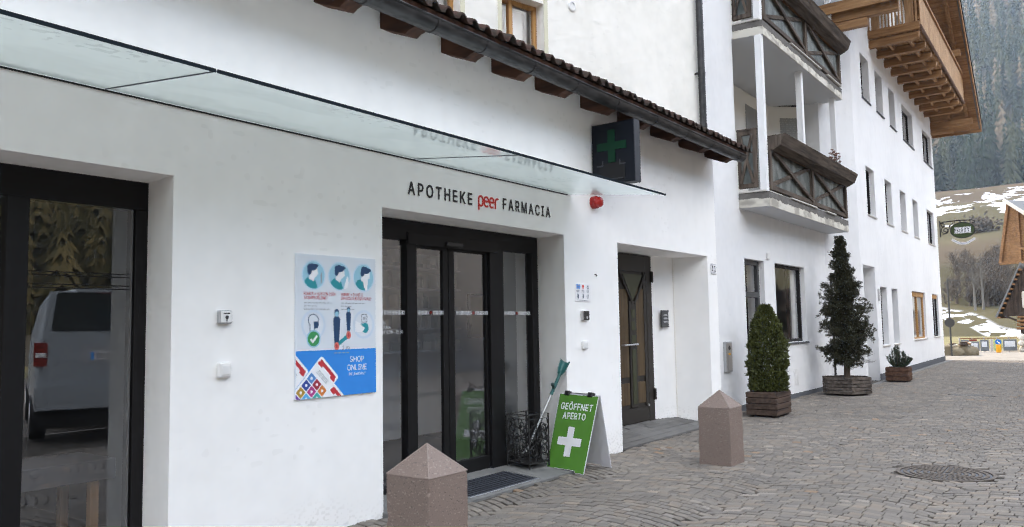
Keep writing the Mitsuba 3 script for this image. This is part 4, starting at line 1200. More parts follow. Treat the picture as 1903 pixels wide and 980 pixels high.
for bi, z0 in enumerate((3.52, 6.583)):
    lab = ('lower weathered balcony with cross braced panels and a dark flower trough above the shop window', 'upper weathered balcony with cross braced panels cut by the top edge of the photo')[bi]
    b = thing('balcony', lab, 'balcony', 'stacked balconies of the white house')
    add('slab', plan(Polygon([(13.62, 1.32), (13.64, YB), (13.70, BY), (19.07, BY + .03), (19.1, .28), (18.5, 1.32)]), z0 + .004, z0 + .262), 'concrete_edge', b)
    add('soffit', plan(Polygon([(13.63, 1.32), (13.65, YB), (13.71, BY + .01), (19.06, BY + .04), (19.1, .28), (18.5, 1.32)]), z0, z0 + .0035), 'soffit_grey', b)
    for a, c in ((14.9, 15.6), (15.62, 16.5), (17.2, 17.9)) if bi == 0 else ((15.3, 16.2), (16.22, 17.3), (17.8, 18.9)):
        add('edge_tile', bx(a, c, BY - .02, BY + .10, z0 + .263, z0 + .288, .003), 'sill_stone', b)
    add('edge_tile', bx(13.64, 13.78, -.15, YB - .01, z0 + .263, z0 + .292, .003), 'sill_stone', b)
    zb, zt = z0 + .345, z0 + 1.10
    # side panel
    add('side_frame', [bx(13.645, 13.70, -.02, .325, zb, zb + .08), bx(13.645, 13.70, -.02, .325, z0 + 1.29, z0 + 1.37), bx(13.645, 13.70, -.02, .05, zb, z0 + 1.37), bx(13.645, 13.70, .265, .325, zb, z0 + 1.37)], 'old_wood', b)
    add('side_cross', [beam((13.643, .05, zb + .08), (13.643, .27, z0 + 1.29), .045, .03, (1, 0, 0)), beam((13.635, .27, zb + .08), (13.635, .05, z0 + 1.29), .045, .03, (1, 0, 0))], 'old_wood', b)
    add('side_infill', bx(13.668, 13.678, .04, .27, zb + .06, z0 + 1.31, 0), 'frosted', b)
    add('side_cap', bx(13.63, 13.715, -.03, YB, z0 + 1.37, z0 + 1.40), 'old_wood', b)
    # front panels
    posts = (13.86, 16.36, 18.90)
    for x in posts:
        add('post', bx(x - .055, x + .055, BY + .0, BY + .09, z0 + .30, zt + .06), 'old_wood', b)
    add('bottom_rail', bx(13.9, 18.86, BY + .012, BY + .078, zb - .03, zb + .055), 'old_wood_h', b)
    add('top_rail', bx(13.9, 18.86, BY + .012, BY + .078, zt - .06, zt + .055), 'old_wood_warm', b)
    for p0, p1 in ((13.915, 16.305), (16.415, 18.845)):
        add('brace', beam((p0, BY + .022, zt - .05), (p1, BY + .022, zb + .05), .05, .075, (0, 0, 1)), 'old_wood_h', b)
        add('brace', beam((p0, BY + .045, zb + .05), (p1, BY + .045, zt - .05), .035, .075, (0, 0, 1)), 'old_wood_h', b)
        add('infill', bx(p0, p1, BY + .058, BY + .066, zb + .02, zt, 0), 'frosted', b)
    # flower trough hung outside
    tr = Polygon([(BY - .03, zt - .10), (BY - .19, zt - .02), (BY - .27, zt + .17), (BY - .25, zt + .17), (BY - .18, zt - .005), (BY - .03, zt - .075)])
    for i in range(5):
        a = 13.84 + i * 1.012
        add('trough_board', side(tr, a, a + 1.006), 'old_wood_h', b)
    add('trough_side', side(Polygon([(BY + .0, zt - .09), (BY - .18, zt + .0), (BY - .245, zt + .165), (BY + .05, zt + .165)]), 13.843, 13.865), 'old_wood', b)
    add('trough_soil', bx(13.86, 18.88, BY - .24, BY + .04, zt + .10, zt + .125), 'bark', b)
    add('trough_back', bx(13.84, 18.9, BY + .03, BY + .055, zt - .05, zt + .17), 'old_wood_h', b)
for x in (13.735, 16.32, 18.80):
    for a, c in ((3.785, 6.583), (6.846, 9.64)):
        add('balcony_column', bx(x - .06, x + .06, -.17 if x < 14 else -.08, -.05 if x < 14 else .04, a, c, .004), 'plaster_bright', bal)
fl = thing('dry_flowers', 'dry brown flower heads standing in the lower balcony trough', 'plant')
hd, stm = [], []
for i in range(26):
    x, y = 17.45 + rng.uniform(-.38, .42), -.34 + rng.uniform(-.07, .07)
    z1 = 4.82 + rng.uniform(.05, .26)
    stm.append(tube([(x, y, 4.72), (x + rng.normal(0, .02), y, z1)], .003, 4))
    s_ = trimesh.creation.icosphere(1, .034)
    s_.apply_scale([1, 1, .35])
    s_.apply_translation([x, y, z1])
    hd.append(s_)
add('stem', stm, 'twig_brown', fl)
tag(add('flower_head', hd, 'dry_flower', fl), kind='stuff')
tag(fl + '__stem', kind='stuff')
k = thing('meter_box', 'slim silver meter box on the white wall left of the clipped conical shrub', 'meter box')
add('body', bx(12.665, 12.955, YB - .045, YB - .002, .70, 1.205, .008), 'alu', k)
add('door', bx(12.69, 12.93, YB - .052, YB - .044, .73, 1.18, .005), 'steel', k)
add('lock', [moved(revolve([(0, 0), (.035, 0), (.035, .008), (0, .008)], 18), np.array([[1, 0, 0, 12.81], [0, 0, -1, YB - .052], [0, 1, 0, 1.10], [0, 0, 0, 1.0]]))], 'dark_plastic', k)
add('sticker', bx(12.76, 12.86, YB - .0535, YB - .0515, .985, 1.01, 0), 'yellow_paint', k)
k = thing('wall_grille', 'pale flat ventilation grille low in the white wall under the shop window', 'vent')
add('plate', bx(16.28, 16.54, YB - .012, YB - .001, .255, .565, .003), 'white_plastic', k)
for i in range(10):
    add('slat', bx(16.30, 16.52, YB - .018, YB - .010, .275 + .028 * i, .288 + .028 * i, .002), 'white_plastic', k)
k = thing('wall_sensor', 'tiny white box on the wall above the shop door and window', 'sensor')
scene[k] = mikit.ply(bx(14.93, 15.03, YB - .05, YB - .002, 2.70, 2.82, .008), 'white_plastic')

# ------------------------------------------------------------------ far house: white gable with slot windows, timber balcony and wide eaves
far = thing('gable_house', 'far white gable house with small slot windows and a wide boarded timber eave', 'building')
XR, ZE, PITCH = 26.5, 8.62, .667
xe0, xe1 = 20.55, 33.72
SLOTS = {  # x0, x1, z0, z1, depth of the frame
    'c': [(21.64, 22.64, 7.28, 8.46, .17), (23.44, 24.40, 7.28, 8.45, .17), (25.32, 26.25, 7.25, 8.42, .17), (27.42, 29.35, 7.22, 8.38, .14), (31.35, 33.3, 7.18, 8.34, .10)],
    'b': [(21.64, 22.64, 4.22, 5.475, .13), (24.03, 24.98, 4.22, 5.47, .14), (26.28, 27.22, 4.22, 5.46, .15), (28.48, 29.44, 4.22, 5.45, .17), (31.38, 32.9, 4.22, 5.43, .09)],
    'a': [(22.65, 23.50, .86, 2.40, .14), (24.18, 25.02, .86, 2.40, .16), (27.42, 29.90, .91, 2.415, .07), (31.45, 32.83, .92, 2.42, .06)]}
hole = unary_union([sbox(x0, z0, x1, z1) for r in SLOTS.values() for x0, x1, z0, z1, d in r] + [sbox(20.75, -.2, 22.1, 2.885), sbox(24.5, 9.2, 25.9, 11.3), sbox(27.4, 9.2, 28.8, 11.3)])
gab = Polygon([(20.5, -.1), (xe1, -.1), (xe1, ZE + (34.3 - xe1) * PITCH - .12), (XR, ZE + (34.3 - XR) * PITCH - .12), (20.5, ZE + (20.5 - 18.7) * PITCH - .12)]).difference(hole)
obl = plan(Polygon([(18.9, .33), (20.5, -.05), (20.58, .36), (19.0, .75)]), -.1, ZE + .08)
# wedge top of the slanting part
obl2 = plan(Polygon([(19.25, .25), (20.5, -.05), (20.58, .36), (19.3, .70)]), ZE + .08, ZE + .5)
add('wall', [moved(front(gab, 0, .36), T3), obl, obl2, moved(bx(19.0, 33.6, 1.9, 11, 0, 10.0, 0), T3), moved(bx(33.36, xe1, .36, 11, 0, 9.0, 0), T3), moved(bx(19.3, 33.4, .37, 1.9, 2.95, 3.6, 0), T3), moved(bx(20.9, 32.2, .37, 1.9, 8.7, 9.1, 0), T3)], 'plaster_bright', far)
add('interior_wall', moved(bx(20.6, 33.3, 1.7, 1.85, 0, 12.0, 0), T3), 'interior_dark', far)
for r in SLOTS:
    for x0, x1, z0, z1, d in SLOTS[r]:
        wide = x1 - x0 > 1.2
        k = window(far, x0, x1, z0, z1, d, T3, fr=.05, depth=.06, mull=((x0 + x1) / 2,) if wide else (), m='window_wood' if (r == 'a' and 27 < x0 < 28) else 'frame_dark', sill=.035, sill_m='plinth_grey' if r == 'c' else 'sill_stone', glass='door_glass' if r == 'a' else 'glass_pane')
        if r == 'a' and wide:
            add('shutter_box', moved(bx(x0 + .02, x1 - .02, d - .02, d - .002, z1 - .16, z1 - .01), T3), 'window_wood', k)
            if x0 < 28:
                add('curtain', [moved(bx(x0 + .25, x0 + .85, d + .12, d + .14, z0 + .06, z1 - .1, 0), T3), moved(bx(x0 + 1.25, x0 + 1.5, d + .12, d + .14, z0 + .06, z1 - .1, 0), T3)], 'curtain', k)
            else:
                add('curtain', moved(bx(x0 + .12, x0 + .34, d + .12, d + .14, z0 + .06, z1 - .1, 0), T3), 'curtain', k)
# recessed doorway
add('doorway', [moved(bx(20.75, 22.1, .75, .80, .0, 2.9, 0), T3), moved(bx(22.1, 22.4, .36, .80, 0, 2.9, 0), T3), moved(bx(20.7, 20.75, .36, .80, 0, 2.9, 0), T3), moved(bx(20.7, 22.2, .3, .80, 2.885, 2.95, 0), T3)], 'plaster_bright', far)
add('plinth', [moved(bx(20.5, 20.75, -.015, 0, -.02, .13, .002), T3), moved(bx(22.1, xe1, -.022, 0, -.02, .15, .003), T3)], 'plinth_grey', far)
add('pavement_edge', moved(bx(20.6, xe1, -.24, -.10, -.03, .006, .003), T3), 'slab_stone', far)
# glazed door in the slanting part
dvo = np.array([1.6, -.38, 0]) / math.hypot(1.6, .38)
TO = frame_matrix((18.9, .33, 0), dvo, (-dvo[1], dvo[0], 0))
k = window(far, .16, .70, .0, 2.62, -.012, TO, fr=.085, depth=.03, m='frame_dark', name='side_door', glass='door_glass', trans=(1.95,))
add('lamp', moved(bx(.40, .52, -.07, -.012, 2.28, 2.46, .01), TO), 'dark_plastic', k)
k = thing('house_plate', 'tiny grey name plate on the far white house before the slot windows', 'sign')
scene[k] = mikit.ply(moved(bx(22.30, 22.46, -.02, -.002, 2.02, 2.33, .004), T3), 'alu')

# roof with boarded underside
YV = -1.58   # the verge, in front of the wall


def roof_part(m, left=False):
    return moved(m, T3)


rl = add('roof', [moved(front(Polygon([(34.3, ZE), (XR, ZE + (34.3 - XR) * PITCH), (18.7, ZE), (18.7, ZE + .16), (XR, ZE + (34.3 - XR) * PITCH + .16), (34.3, ZE + .16)]), YV + .01, 12.0), T3)], 'roof_slate', far)
sl_len = math.hypot(34.3 - XR, (34.3 - XR) * PITCH)
ux, uz = (34.3 - XR) / sl_len, -(34.3 - XR) * PITCH / sl_len
nb_ = int(sl_len / .135)
for sgn in (1, -1):
    for i in range(nb_):
        t0, t1 = i * .135 + .004, (i + 1) * .135 - .004
        q = Polygon([(XR + sgn * ux * t, ZE + (34.3 - XR) * PITCH + uz * t + o) for t, o in ((t0, -.003), (t1, -.003), (t1, -.022), (t0, -.022))])
        if True:
            add('soffit_board', moved(front(q.buffer(0), YV + .05, -.001), T3), 'alpine_wood', rl)
    q = Polygon([(XR, ZE + (34.3 - XR) * PITCH + .19), (XR + sgn * (34.32 - XR), ZE + .19), (XR + sgn * (34.32 - XR), ZE - .06), (XR, ZE + (34.3 - XR) * PITCH - .06)])
    add('verge_board', moved(front(q, YV - .03, YV + .008), T3), 'alpine_wood_h', rl)
    q = Polygon([(XR, ZE + (34.3 - XR) * PITCH + .225), (XR + sgn * (34.36 - XR), ZE + .225), (XR + sgn * (34.36 - XR), ZE + .165), (XR, ZE + (34.3 - XR) * PITCH + .165)])
    add('verge_flashing', moved(front(q, YV - .06, YV + .05), T3), 'zinc_dark', rl)
    for yy in (-.62, -1.22):
        q = Polygon([(XR, ZE + (34.3 - XR) * PITCH - .025), (XR + sgn * (34.1 - XR), ZE + .10), (XR + sgn * (34.1 - XR), ZE - .055), (XR, ZE + (34.3 - XR) * PITCH - .16)])
        add('flying_rafter', moved(front(q, yy - .05, yy + .05), T3), 'alpine_wood_h', rl)
add('eave_board', [moved(bx(34.28, 34.32, YV - .02, 12, ZE - .10, ZE + .15), T3)], 'alpine_wood', rl)
add('eave_board', [moved(bx(18.68, 18.72, YV - .02, 12, ZE - .10, ZE + .15), T3)], 'alpine_wood', rl)
add('gutter', moved(tube([(34.40, YV - .03, ZE + .02), (34.40, 12, ZE + .02)], .075, 10), T3), 'zinc_dark', rl, smooth=40)
for x in (18.95, 22.2, XR, 30.8, 33.55):
    zz = ZE + (34.3 - XR - abs(x - XR)) * PITCH - .13
    add('purlin', [moved(bx(x - .09, x + .09, -1.40, .1, zz - .30, zz - .06), T3), moved(bx(x - .07, x + .07, -.75, .1, zz - .50, zz - .31), T3)], 'alpine_wood', rl)
    if 20 < x < 33:
        add('bracket', moved(beam((x, -.02, zz - 1.15), (x, -.95, zz - .38), .10, .12), T3), 'alpine_wood', rl)

# timber balcony
tb = thing('timber_balcony', 'warm timber balcony on beam ends under the boarded eave of the far house', 'balcony')
BZ, BYF = 8.90, -1.27
for i in range(10):
    x = 22.95 + i * 1.018
    add('beam', moved(side(Polygon([(.1, BZ), (BYF + .16, BZ), (BYF + .05, BZ + .06), (BYF + .03, BZ + .20), (.1, BZ + .20)]), x - .08, x + .08), T3), 'alpine_wood', tb)
for i in range(9):
    y0_ = -.02 - i * .135
    add('floor_board', moved(bx(22.85, 32.15, y0_ - .128, y0_, BZ + .215, BZ + .245), T3), 'alpine_wood_h', tb)
add('joist', [moved(bx(22.9, 32.1, y - .04, y + .04, BZ + .10, BZ + .205), T3) for y in (-.45, -.95)], 'alpine_wood_h', tb)
add('edge_pipe', moved(tube([(22.8, BYF - .02, BZ + .30), (32.1, BYF - .02, BZ + .30)], .038, 10), T3), 'copper_brown', tb, smooth=40)
# side: balusters between bands
add('side_band', moved(bx(22.78, 22.84, BYF, .0, BZ + .23, BZ + .44), T3), 'alpine_wood', tb)
add('side_rail', [moved(bx(22.77, 22.85, BYF - .03, .0, BZ + 1.22, BZ + 1.32), T3)], 'alpine_wood', tb)
for y in np.arange(BYF + .07, -.03, .083):
    wd = .06 if abs(y - (BYF + .24)) < .05 or abs(y + .2) < .05 else .019
    add('side_baluster', moved(bx(22.79, 22.83, y - wd, y + wd, BZ + .44, BZ + 1.22, .003), T3), 'alpine_wood_v', tb)
for i in range(62):
    x = 22.86 + i * .150
    z0_ = BZ + .335 + .012 * math.sin(i * 1.7)
    add('front_board', moved(bx(x, x + .136, BYF - .022, BYF + .0, z0_, BZ + 1.24, .004), T3), 'alpine_wood_v', tb)
add('top_rail', moved(bx(22.74, 32.2, BYF - .07, BYF + .06, BZ + 1.24, BZ + 1.31), T3), 'alpine_wood_h', tb)
add('inner_rail', [moved(bx(22.85, 32.1, BYF + .002, BYF + .05, z, z + .09), T3) for z in (BZ + .5, BZ + 1.0)], 'alpine_wood_h', tb)
add('far_side', moved(bx(32.1, 32.15, BYF, 0, BZ + .25, BZ + 1.24), T3), 'alpine_wood', tb)
for x in (22.85, 32.05):
    add('post', moved(bx(x - .06, x + .06, BYF + .0, BYF + .12, BZ + 1.31, ZE + (34.3 - XR - abs(x - XR)) * PITCH - .15), T3), 'alpine_wood_v', tb)

# hanging tavern sign
hs = thing('hanging_sign', 'oval green hanging sign reading FORST on a scrolled iron bracket at the far house corner', 'sign')
SX = 33.1
ad = lambda pts, r, n=6: tube(np.column_stack([np.full(len(pts), SX), np.asarray(pts)[:, 0], np.asarray(pts)[:, 1]]), r, n)
S0 = [(.03, 5.06), (-.1, 5.10), (-.55, 5.12), (-1.02, 5.10), (-1.10, 5.06), (-1.08, 4.99), (-1.02, 5.00)]
scr = [ad(S0, .022), ad(spiral(-.14, 4.78, .15, 90, 1.6, -1), .019), ad(spiral(-.05, 4.98, .09, 0, 1.3, 1), .018), ad([(-.02, 4.62), (-.12, 4.66), (-.25, 4.80), (-.30, 4.95), (-.42, 5.05)], .013), ad(spiral(-.30, 4.92, .07, -60, 1.2, -1), .012),
       ad([(.03, 4.55), (.03, 5.15)], .02)]
add('bracket', scr, 'iron_black', hs, smooth=40)
for y in (-.45, -.95):
    add('hanger', ad([(y, 5.10), (y, 4.98)], .008), 'iron_black', hs)
el = affinity.scale(Point(-.70, 4.75).buffer(1, quad_segs=20), .39, .285)
add('board', side(el, SX - .025, SX + .025), 'forst_green', hs)
add('border', [side(el.buffer(.012).difference(el.buffer(-.012)), SX - .032, SX + .032)], 'iron_black', hs)
add('field', side(sbox(-.96, 4.665, -.44, 4.835), SX - .030, SX + .030), 'sign_white', hs)
YT = lambda m: moved(m, np.array([[0, 0, -1, SX - .0305], [-1, 0, 0, -.445], [0, 1, 0, 4.695], [0, 0, 0, 1.0]]))
m, wd = word('FORST', .11, .012, True, .004)
m.apply_scale([.49 / wd, 1, 1])
add('writing', YT(m), 'black_letter', hs)
dl = LineString([(-.97, 4.855), (-.43, 4.855)]).buffer(.008).union(LineString([(-.97, 4.645), (-.43, 4.645)]).buffer(.008))
add('line', side(dl, SX - .029, SX + .029), 'sign_white', hs)
rb = LineString([(-.33 - .75 * t, 4.43 - .17 * math.sin(math.pi * t) + .0 * t) for t in np.linspace(0, 1, 16)]).buffer(.04, cap_style=2)
add('ribbon', side(rb, SX - .012, SX + .012), 'sign_white', hs)
rl_ = LineString([(-.38 - .65 * t, 4.435 - .17 * math.sin(math.pi * (.07 + .86 * t)) + .008 * math.sin(40 * t)) for t in np.linspace(0, 1, 40)]).buffer(.006)
add('ribbon_mark', side(rl_, SX - .0135, SX + .0135), 'print_navy', hs)

# ------------------------------------------------------------------ planters and shrubs
def planter(base, z, m, label, boards=4, lip=.0, feet=True):
    """Boards stacked round the base polygon (counter-clockwise corners)."""
    k = thing('wooden_planter', label, 'planter', 'wooden planters along the white wall')
    P_ = [np.array(p, float) for p in base]
    hb = (z - .03) / boards
    n = len(P_)
    for i in range(n):
        a, b = P_[i], P_[(i + 1) % n]
        for j in range(boards):
            ov = .012 if (i + j) % 2 else -.012
            zc = .03 + hb * (j + .5)
            d = (b - a) / np.linalg.norm(b - a)
            add('board', beam((*(a - d * ov), zc), (*(b + d * ov), zc), .034, hb - .008, b=.006), m, k)
    c = np.mean(P_, 0)
    inner_ = Polygon([c + (p - c) * .93 for p in P_])
    add('soil', plan(inner_, .1, z - .05), 'bark', k)
    if feet:
        add('foot', [bx(p[0] - .03, p[0] + .03, p[1] - .03, p[1] + .03, 0.002, .035) for p in [c + (q - c) * .8 for q in P_]], 'old_wood', k)
    return k


planter([(12.69, -.505), (13.36, -.505), (13.36, -.03), (12.69, -.03)], .40, 'planter_wood', 'square dark brown planter under the dense bright green conical shrub')
hx = [(17.20 + .44 * math.cos(a), -.46 + .44 * math.sin(a)) for a in np.radians(np.arange(6) * 60 + 13)]
hx = [(17.48 + .48 * math.cos(a), -.36 + .48 * math.sin(a)) for a in np.radians([205, 265, 325, 25, 85, 145])]
planter(hx, .37, 'planter_wood_grey', 'six sided weathered planter under the tall dark conifer', 5, feet=False)
planter([(21.42, -.79), (21.92, -.78), (21.91, -.29), (21.41, -.30)], .36, 'planter_wood_red', 'small square reddish brown planter holding the dwarf pine, farthest of the three', 3)


def leaf_cards(P_, D, L, Wd, spread=.5):
    """Small pointed leaf sprays: two triangles each, folded along the middle, at points P_ along directions D."""
    n = len(P_)
    D = D + rng.normal(0, spread, (n, 3))
    D /= np.linalg.norm(D, axis=1, keepdims=True)
    S_ = np.cross(D, rng.normal(0, 1, (n, 3)))
    S_ /= np.linalg.norm(S_, axis=1, keepdims=True)
    N_ = np.cross(D, S_)
    L = np.asarray(L)[:, None] if np.ndim(L) else L
    Wd = np.asarray(Wd)[:, None] if np.ndim(Wd) else Wd
    a, t = P_, P_ + D * L
    m_ = P_ + D * L * .45
    l, r = m_ + S_ * Wd + N_ * Wd * .4, m_ - S_ * Wd + N_ * Wd * .4
    V = np.stack([a, l, t, r], 1).reshape(-1, 3)
    F = (np.array([[0, 2, 1], [0, 3, 2]])[None] + (np.arange(n) * 4)[:, None, None]).reshape(-1, 3)
    return trimesh.Trimesh(V, F, process=False)


# clipped thuja: a rounded cone packed with upright sprays
th = thing('conical_thuja', 'dense bright green conical thuja in the square planter nearest the entrances', 'shrub')
add('trunk', tube([(13.03, -.27, .3), (13.03, -.27, 1.5)], [.03, .012], 8), 'bark', th)
n = 9000
z = .40 + 1.36 * rng.random(n) ** 1.15
t = (z - .40) / 1.38
rad = .285 * np.clip((1 - t) / .42, 0, 1) ** .55 * (.90 + .12 * np.sin(np.pi * np.clip(t * 1.5, 0, 1)))
a = rng.random(n) * 2 * np.pi
lump = 1 + .25 * (meshkit.noise(np.column_stack([np.cos(a) * 2.6, np.sin(a) * 2.6, z * 7]), 3) - .5) * 2 + .10 * (meshkit.noise(np.column_stack([np.cos(a) * 6, np.sin(a) * 6, z * 16]), 5) - .5) * 2
rr = rad * lump * (1 - .55 * rng.random(n) ** 2.2)
Pn = np.column_stack([13.03 + rr * np.cos(a), -.27 + rr * np.sin(a), z])
Dn = np.column_stack([np.cos(a) * .55, np.sin(a) * .55, .75 + 0 * a])
add('foliage', leaf_cards(Pn, Dn, .035 + .055 * rng.random(n), .009 + .012 * rng.random(n), .42), 'thuja_leaf', th)

# tall dark conifer: irregular tiers of tufted branches on a visible stem
tc = thing('tall_conifer', 'tall dark narrow conifer with tufted branches and a bare lower stem', 'shrub')
cx_, cy_ = 17.50, -.37
stem = np.column_stack([cx_ + .05 * np.sin(np.linspace(0, 3, 12)), cy_ + .04 * np.cos(np.linspace(0, 4, 12)) - .04, np.linspace(.25, 3.2, 12)])
add('stem', tube(stem, np.linspace(.065, .008, 12), 8), 'bark', tc, smooth=40)
lp, ld_, ll, br = [], [], [], []
zz = .62
while zz < 3.22:
    t = (zz - .62) / 2.6
    rmax = float(np.interp(zz, [.62, .8, 1.1, 1.5, 1.9, 2.3, 2.57, 2.9, 3.22], [.34, .52, .58, .47, .41, .29, .20, .12, .035]))
    nb2 = 8 if t < .6 else 6
    for j in range(nb2):
        a = rng.random() * 2 * math.pi
        L = rmax * rng.uniform(.5, 1.08)
        up = rng.uniform(.05, .45) + .5 * t
        p0 = np.array([cx_, cy_, zz + rng.normal(0, .04)])
        p1 = p0 + np.array([math.cos(a) * L, math.sin(a) * L, up * L])
        br.append(tube([p0, (p0 + p1) / 2 + [0, 0, -.02], p1], [.010, .007, .004], 5))
        nt_ = int(5 + 15 * L)
        for s_ in rng.uniform(.3, 1.0, nt_):
            c_ = p0 + (p1 - p0) * s_ + rng.normal(0, .030 + .025 * L, 3)
            m_ = 26
            q = rng.normal(0, 1, (m_, 3))
            q /= np.linalg.norm(q, axis=1, keepdims=True)
            rad_ = rng.uniform(.028, .055)
            lp.append(c_ + q * rad_ * rng.random((m_, 1)))
            ld_.append(q + np.array([math.cos(a) * .5, math.sin(a) * .5, .6]))
            ll.append(np.full(m_, rad_ * .85))
    zz += .075
lp, ld_, ll = np.vstack(lp), np.vstack(ld_), np.concatenate(ll)
add('branch', br, 'bark', tc)
add('foliage', leaf_cards(lp, ld_, ll, ll * .30, .25), 'spruce_leaf', tc)
# thin bare twigs at lower right
tw = []
for i in range(26):
    a = rng.uniform(-1.5, .3)
    p0 = np.array([cx_, cy_, .5 + rng.uniform(0, .25)])
    p1 = p0 + np.array([math.cos(a), math.sin(a), rng.uniform(-.05, .4)]) * rng.uniform(.35, .66)
    tw.append(tube([p0, (p0 + p1) / 2 + rng.normal(0, .03, 3), p1], [.006, .005, .003], 4))
add('bare_twig', tw, 'twig_brown', tc)

# dwarf pine
dpn = thing('dwarf_pine', 'small dwarf pine with upturned dark green shoots, smallest of the potted plants', 'shrub')
lp, ld_, br = [], [], []
px_, py_ = 21.66, -.54
for i in range(24):
    a = rng.random() * 2 * math.pi
    r_ = rng.uniform(.02, .20) if i > 8 else .30
    zt_ = .44 + (.52 - 1.3 * r_) * rng.uniform(.5, 1.0) if i > 8 else rng.uniform(.5, .62)
    p0 = np.array([px_ + .25 * r_ * math.cos(a), py_ + .25 * r_ * math.sin(a), .34])
    p1 = np.array([px_ + r_ * math.cos(a), py_ + r_ * math.sin(a), max(zt_, .42)])
    pm = (p0 + p1) / 2 + np.array([math.cos(a), math.sin(a), -.3]) * .05
    br.append(tube([p0, pm, p1], [.011, .009, .006], 5))
    m_ = 130
    s_ = rng.random(m_)
    pts = (1 - s_[:, None]) ** 2 * p0 + 2 * s_[:, None] * (1 - s_[:, None]) * pm + s_[:, None] ** 2 * p1
    d_ = p1 - pm
    d_ /= np.linalg.norm(d_)
    q = rng.normal(0, 1, (m_, 3))
    lp.append(pts)
    ld_.append(q / np.linalg.norm(q, axis=1, keepdims=True) + d_ * .7)
lp, ld_ = np.vstack(lp), np.vstack(ld_)
add('shoot', br, 'bark', dpn)
add('needles', leaf_cards(lp, ld_, .055, .008, .15), 'pine_leaf', dpn)

# ------------------------------------------------------------------ end of the street
pole = thing('traffic_pole', 'thin grey pole with the dark back of a round road sign behind the far house', 'road sign')
add('post', tube([(38, .588, -.1), (38, .588, 3.2)], .035, 8), 'frame_grey', pole, smooth=40)
add('arm', tube([(38, .588, 3.15), (38.0, -.1, 3.13), (38, -.35, 3.12)], .018, 6), 'frame_grey', pole)
add('sign_back', moved(revolve([(0, 0), (.19, 0), (.19, .012), (0, .012)], 28), np.array([[0, 0, 1, 37.94], [1, 0, 0, .588], [0, 1, 0, 1.374], [0, 0, 0, 1.0]])), 'dark_plastic', pole)
wallr = thing('boulder_wall', 'low mossy boulder retaining wall at the end of the street', 'wall')
for i in range(7):
    s_ = trimesh.creation.icosphere(3, 1.0)
    s_.vertices *= (.74 + .5 * meshkit.fbm(s_.vertices * 1.3 + i * 7, 3, seed=i))[:, None]
    s_.apply_scale([.32, .30, .30])
    s_.apply_translation([38.4 + rng.uniform(-.1, .3), .95 - i * .17, .12 + .04 * math.sin(i * 2)])
    add('stone', s_, 'rock_grey', wallr, smooth=60)
add('bank', plan(Polygon([(38.2, 6), (38.15, .7), (38.4, .05), (39.2, -.1), (39.5, 6)]), -.2, .37), 'rock_grey', wallr)
lg = thing('log_heap', 'heap of pale split logs and stones on the boulder wall', 'log pile')
for i in range(16):
    p = np.array([38.5 + rng.uniform(-.1, .35), .75 - rng.uniform(0, .75), .40 + rng.uniform(0, .12)])
    d = rng.normal(0, 1, 3) * [1, 1, .3]
    d /= np.linalg.norm(d)
    add('log', tube([p - d * .13, p + d * .13], rng.uniform(.03, .06), 7), ('rock_pale', 'barn_wood', 'twig_brown')[i % 3], lg)
add('stump', tube([(38.4, .18, .42), (38.4, .18, .56)], [.17, .14], 12), 'barn_wood_dark', lg)
fence = thing('banner_fence', 'low fence hung with grey and lime printed banners across the street end', 'fence')
FA, FB = np.array([42.2, .62]), np.array([43.2, -1.35])
fd = (FB - FA) / np.linalg.norm(FB - FA)
MF = frame_matrix((*FA, 0), (*fd, 0), (-fd[1], fd[0], 0))
LF = np.linalg.norm(FB - FA)
for i in range(6):
    x = -.2 + i * (LF + .4) / 5
    add('post', moved(bx(x - .03, x + .03, .03, .09, -.1, .66), MF), 'steel', fence)
add('rail', moved(bx(-.2, LF + .2, .03, .07, .60, .64), MF), 'barn_wood', fence)
for x0, x1, z0, z1, m in ((-.15, .18, .04, .56, 'banner_grey'), (.2, .52, .50, .58, 'banner_red'), (.2, .62, .04, .48, 'banner_grey'), (.66, 1.02, .04, .55, 'banner_grey'), (1.08, 1.20, .02, .58, 'sill_stone'), (1.22, 1.58, .05, .56, 'banner_lime'), (1.62, 2.2, .04, .56, 'banner_grey')):
    add('banner', moved(bx(x0, x1, 0, .02, z0, z1, .003), MF), m, fence)
    if x1 - x0 > .3 and z1 - z0 > .3:
        add('picture', moved(bx(x0 + .06, x1 - .08, -.006, 0, z0 + .18, z1 - .08, 0), MF), 'print_paper' if m == 'banner_grey' else 'banner_lime', fence)
ks = thing('keep_right_marker', 'yellow marker post with a blue arrow disc at the fence', 'road sign')
add('post', bx(41.6, 41.72, -.86, -.66, 0, .36, .02), 'yellow_paint', ks)
TXm = lambda x, y, z: np.array([[0, 0, -1, x], [-1, 0, 0, y], [0, 1, 0, z], [0, 0, 0, 1.0]])
add('disc', moved(revolve([(0, 0), (.125, 0), (.125, .02), (0, .02)], 24), TXm(41.66, -.76, .47)), 'blue_sign', ks)
arw = unary_union([LineString([(-.05, .05), (.05, -.05)]).buffer(.018, cap_style=2), Polygon([(.07, -.07), (.0, -.065), (.065, .0)])])
add('arrow', moved(extr(arw, .004), TXm(41.638, -.76, .47)), 'sign_white', ks)

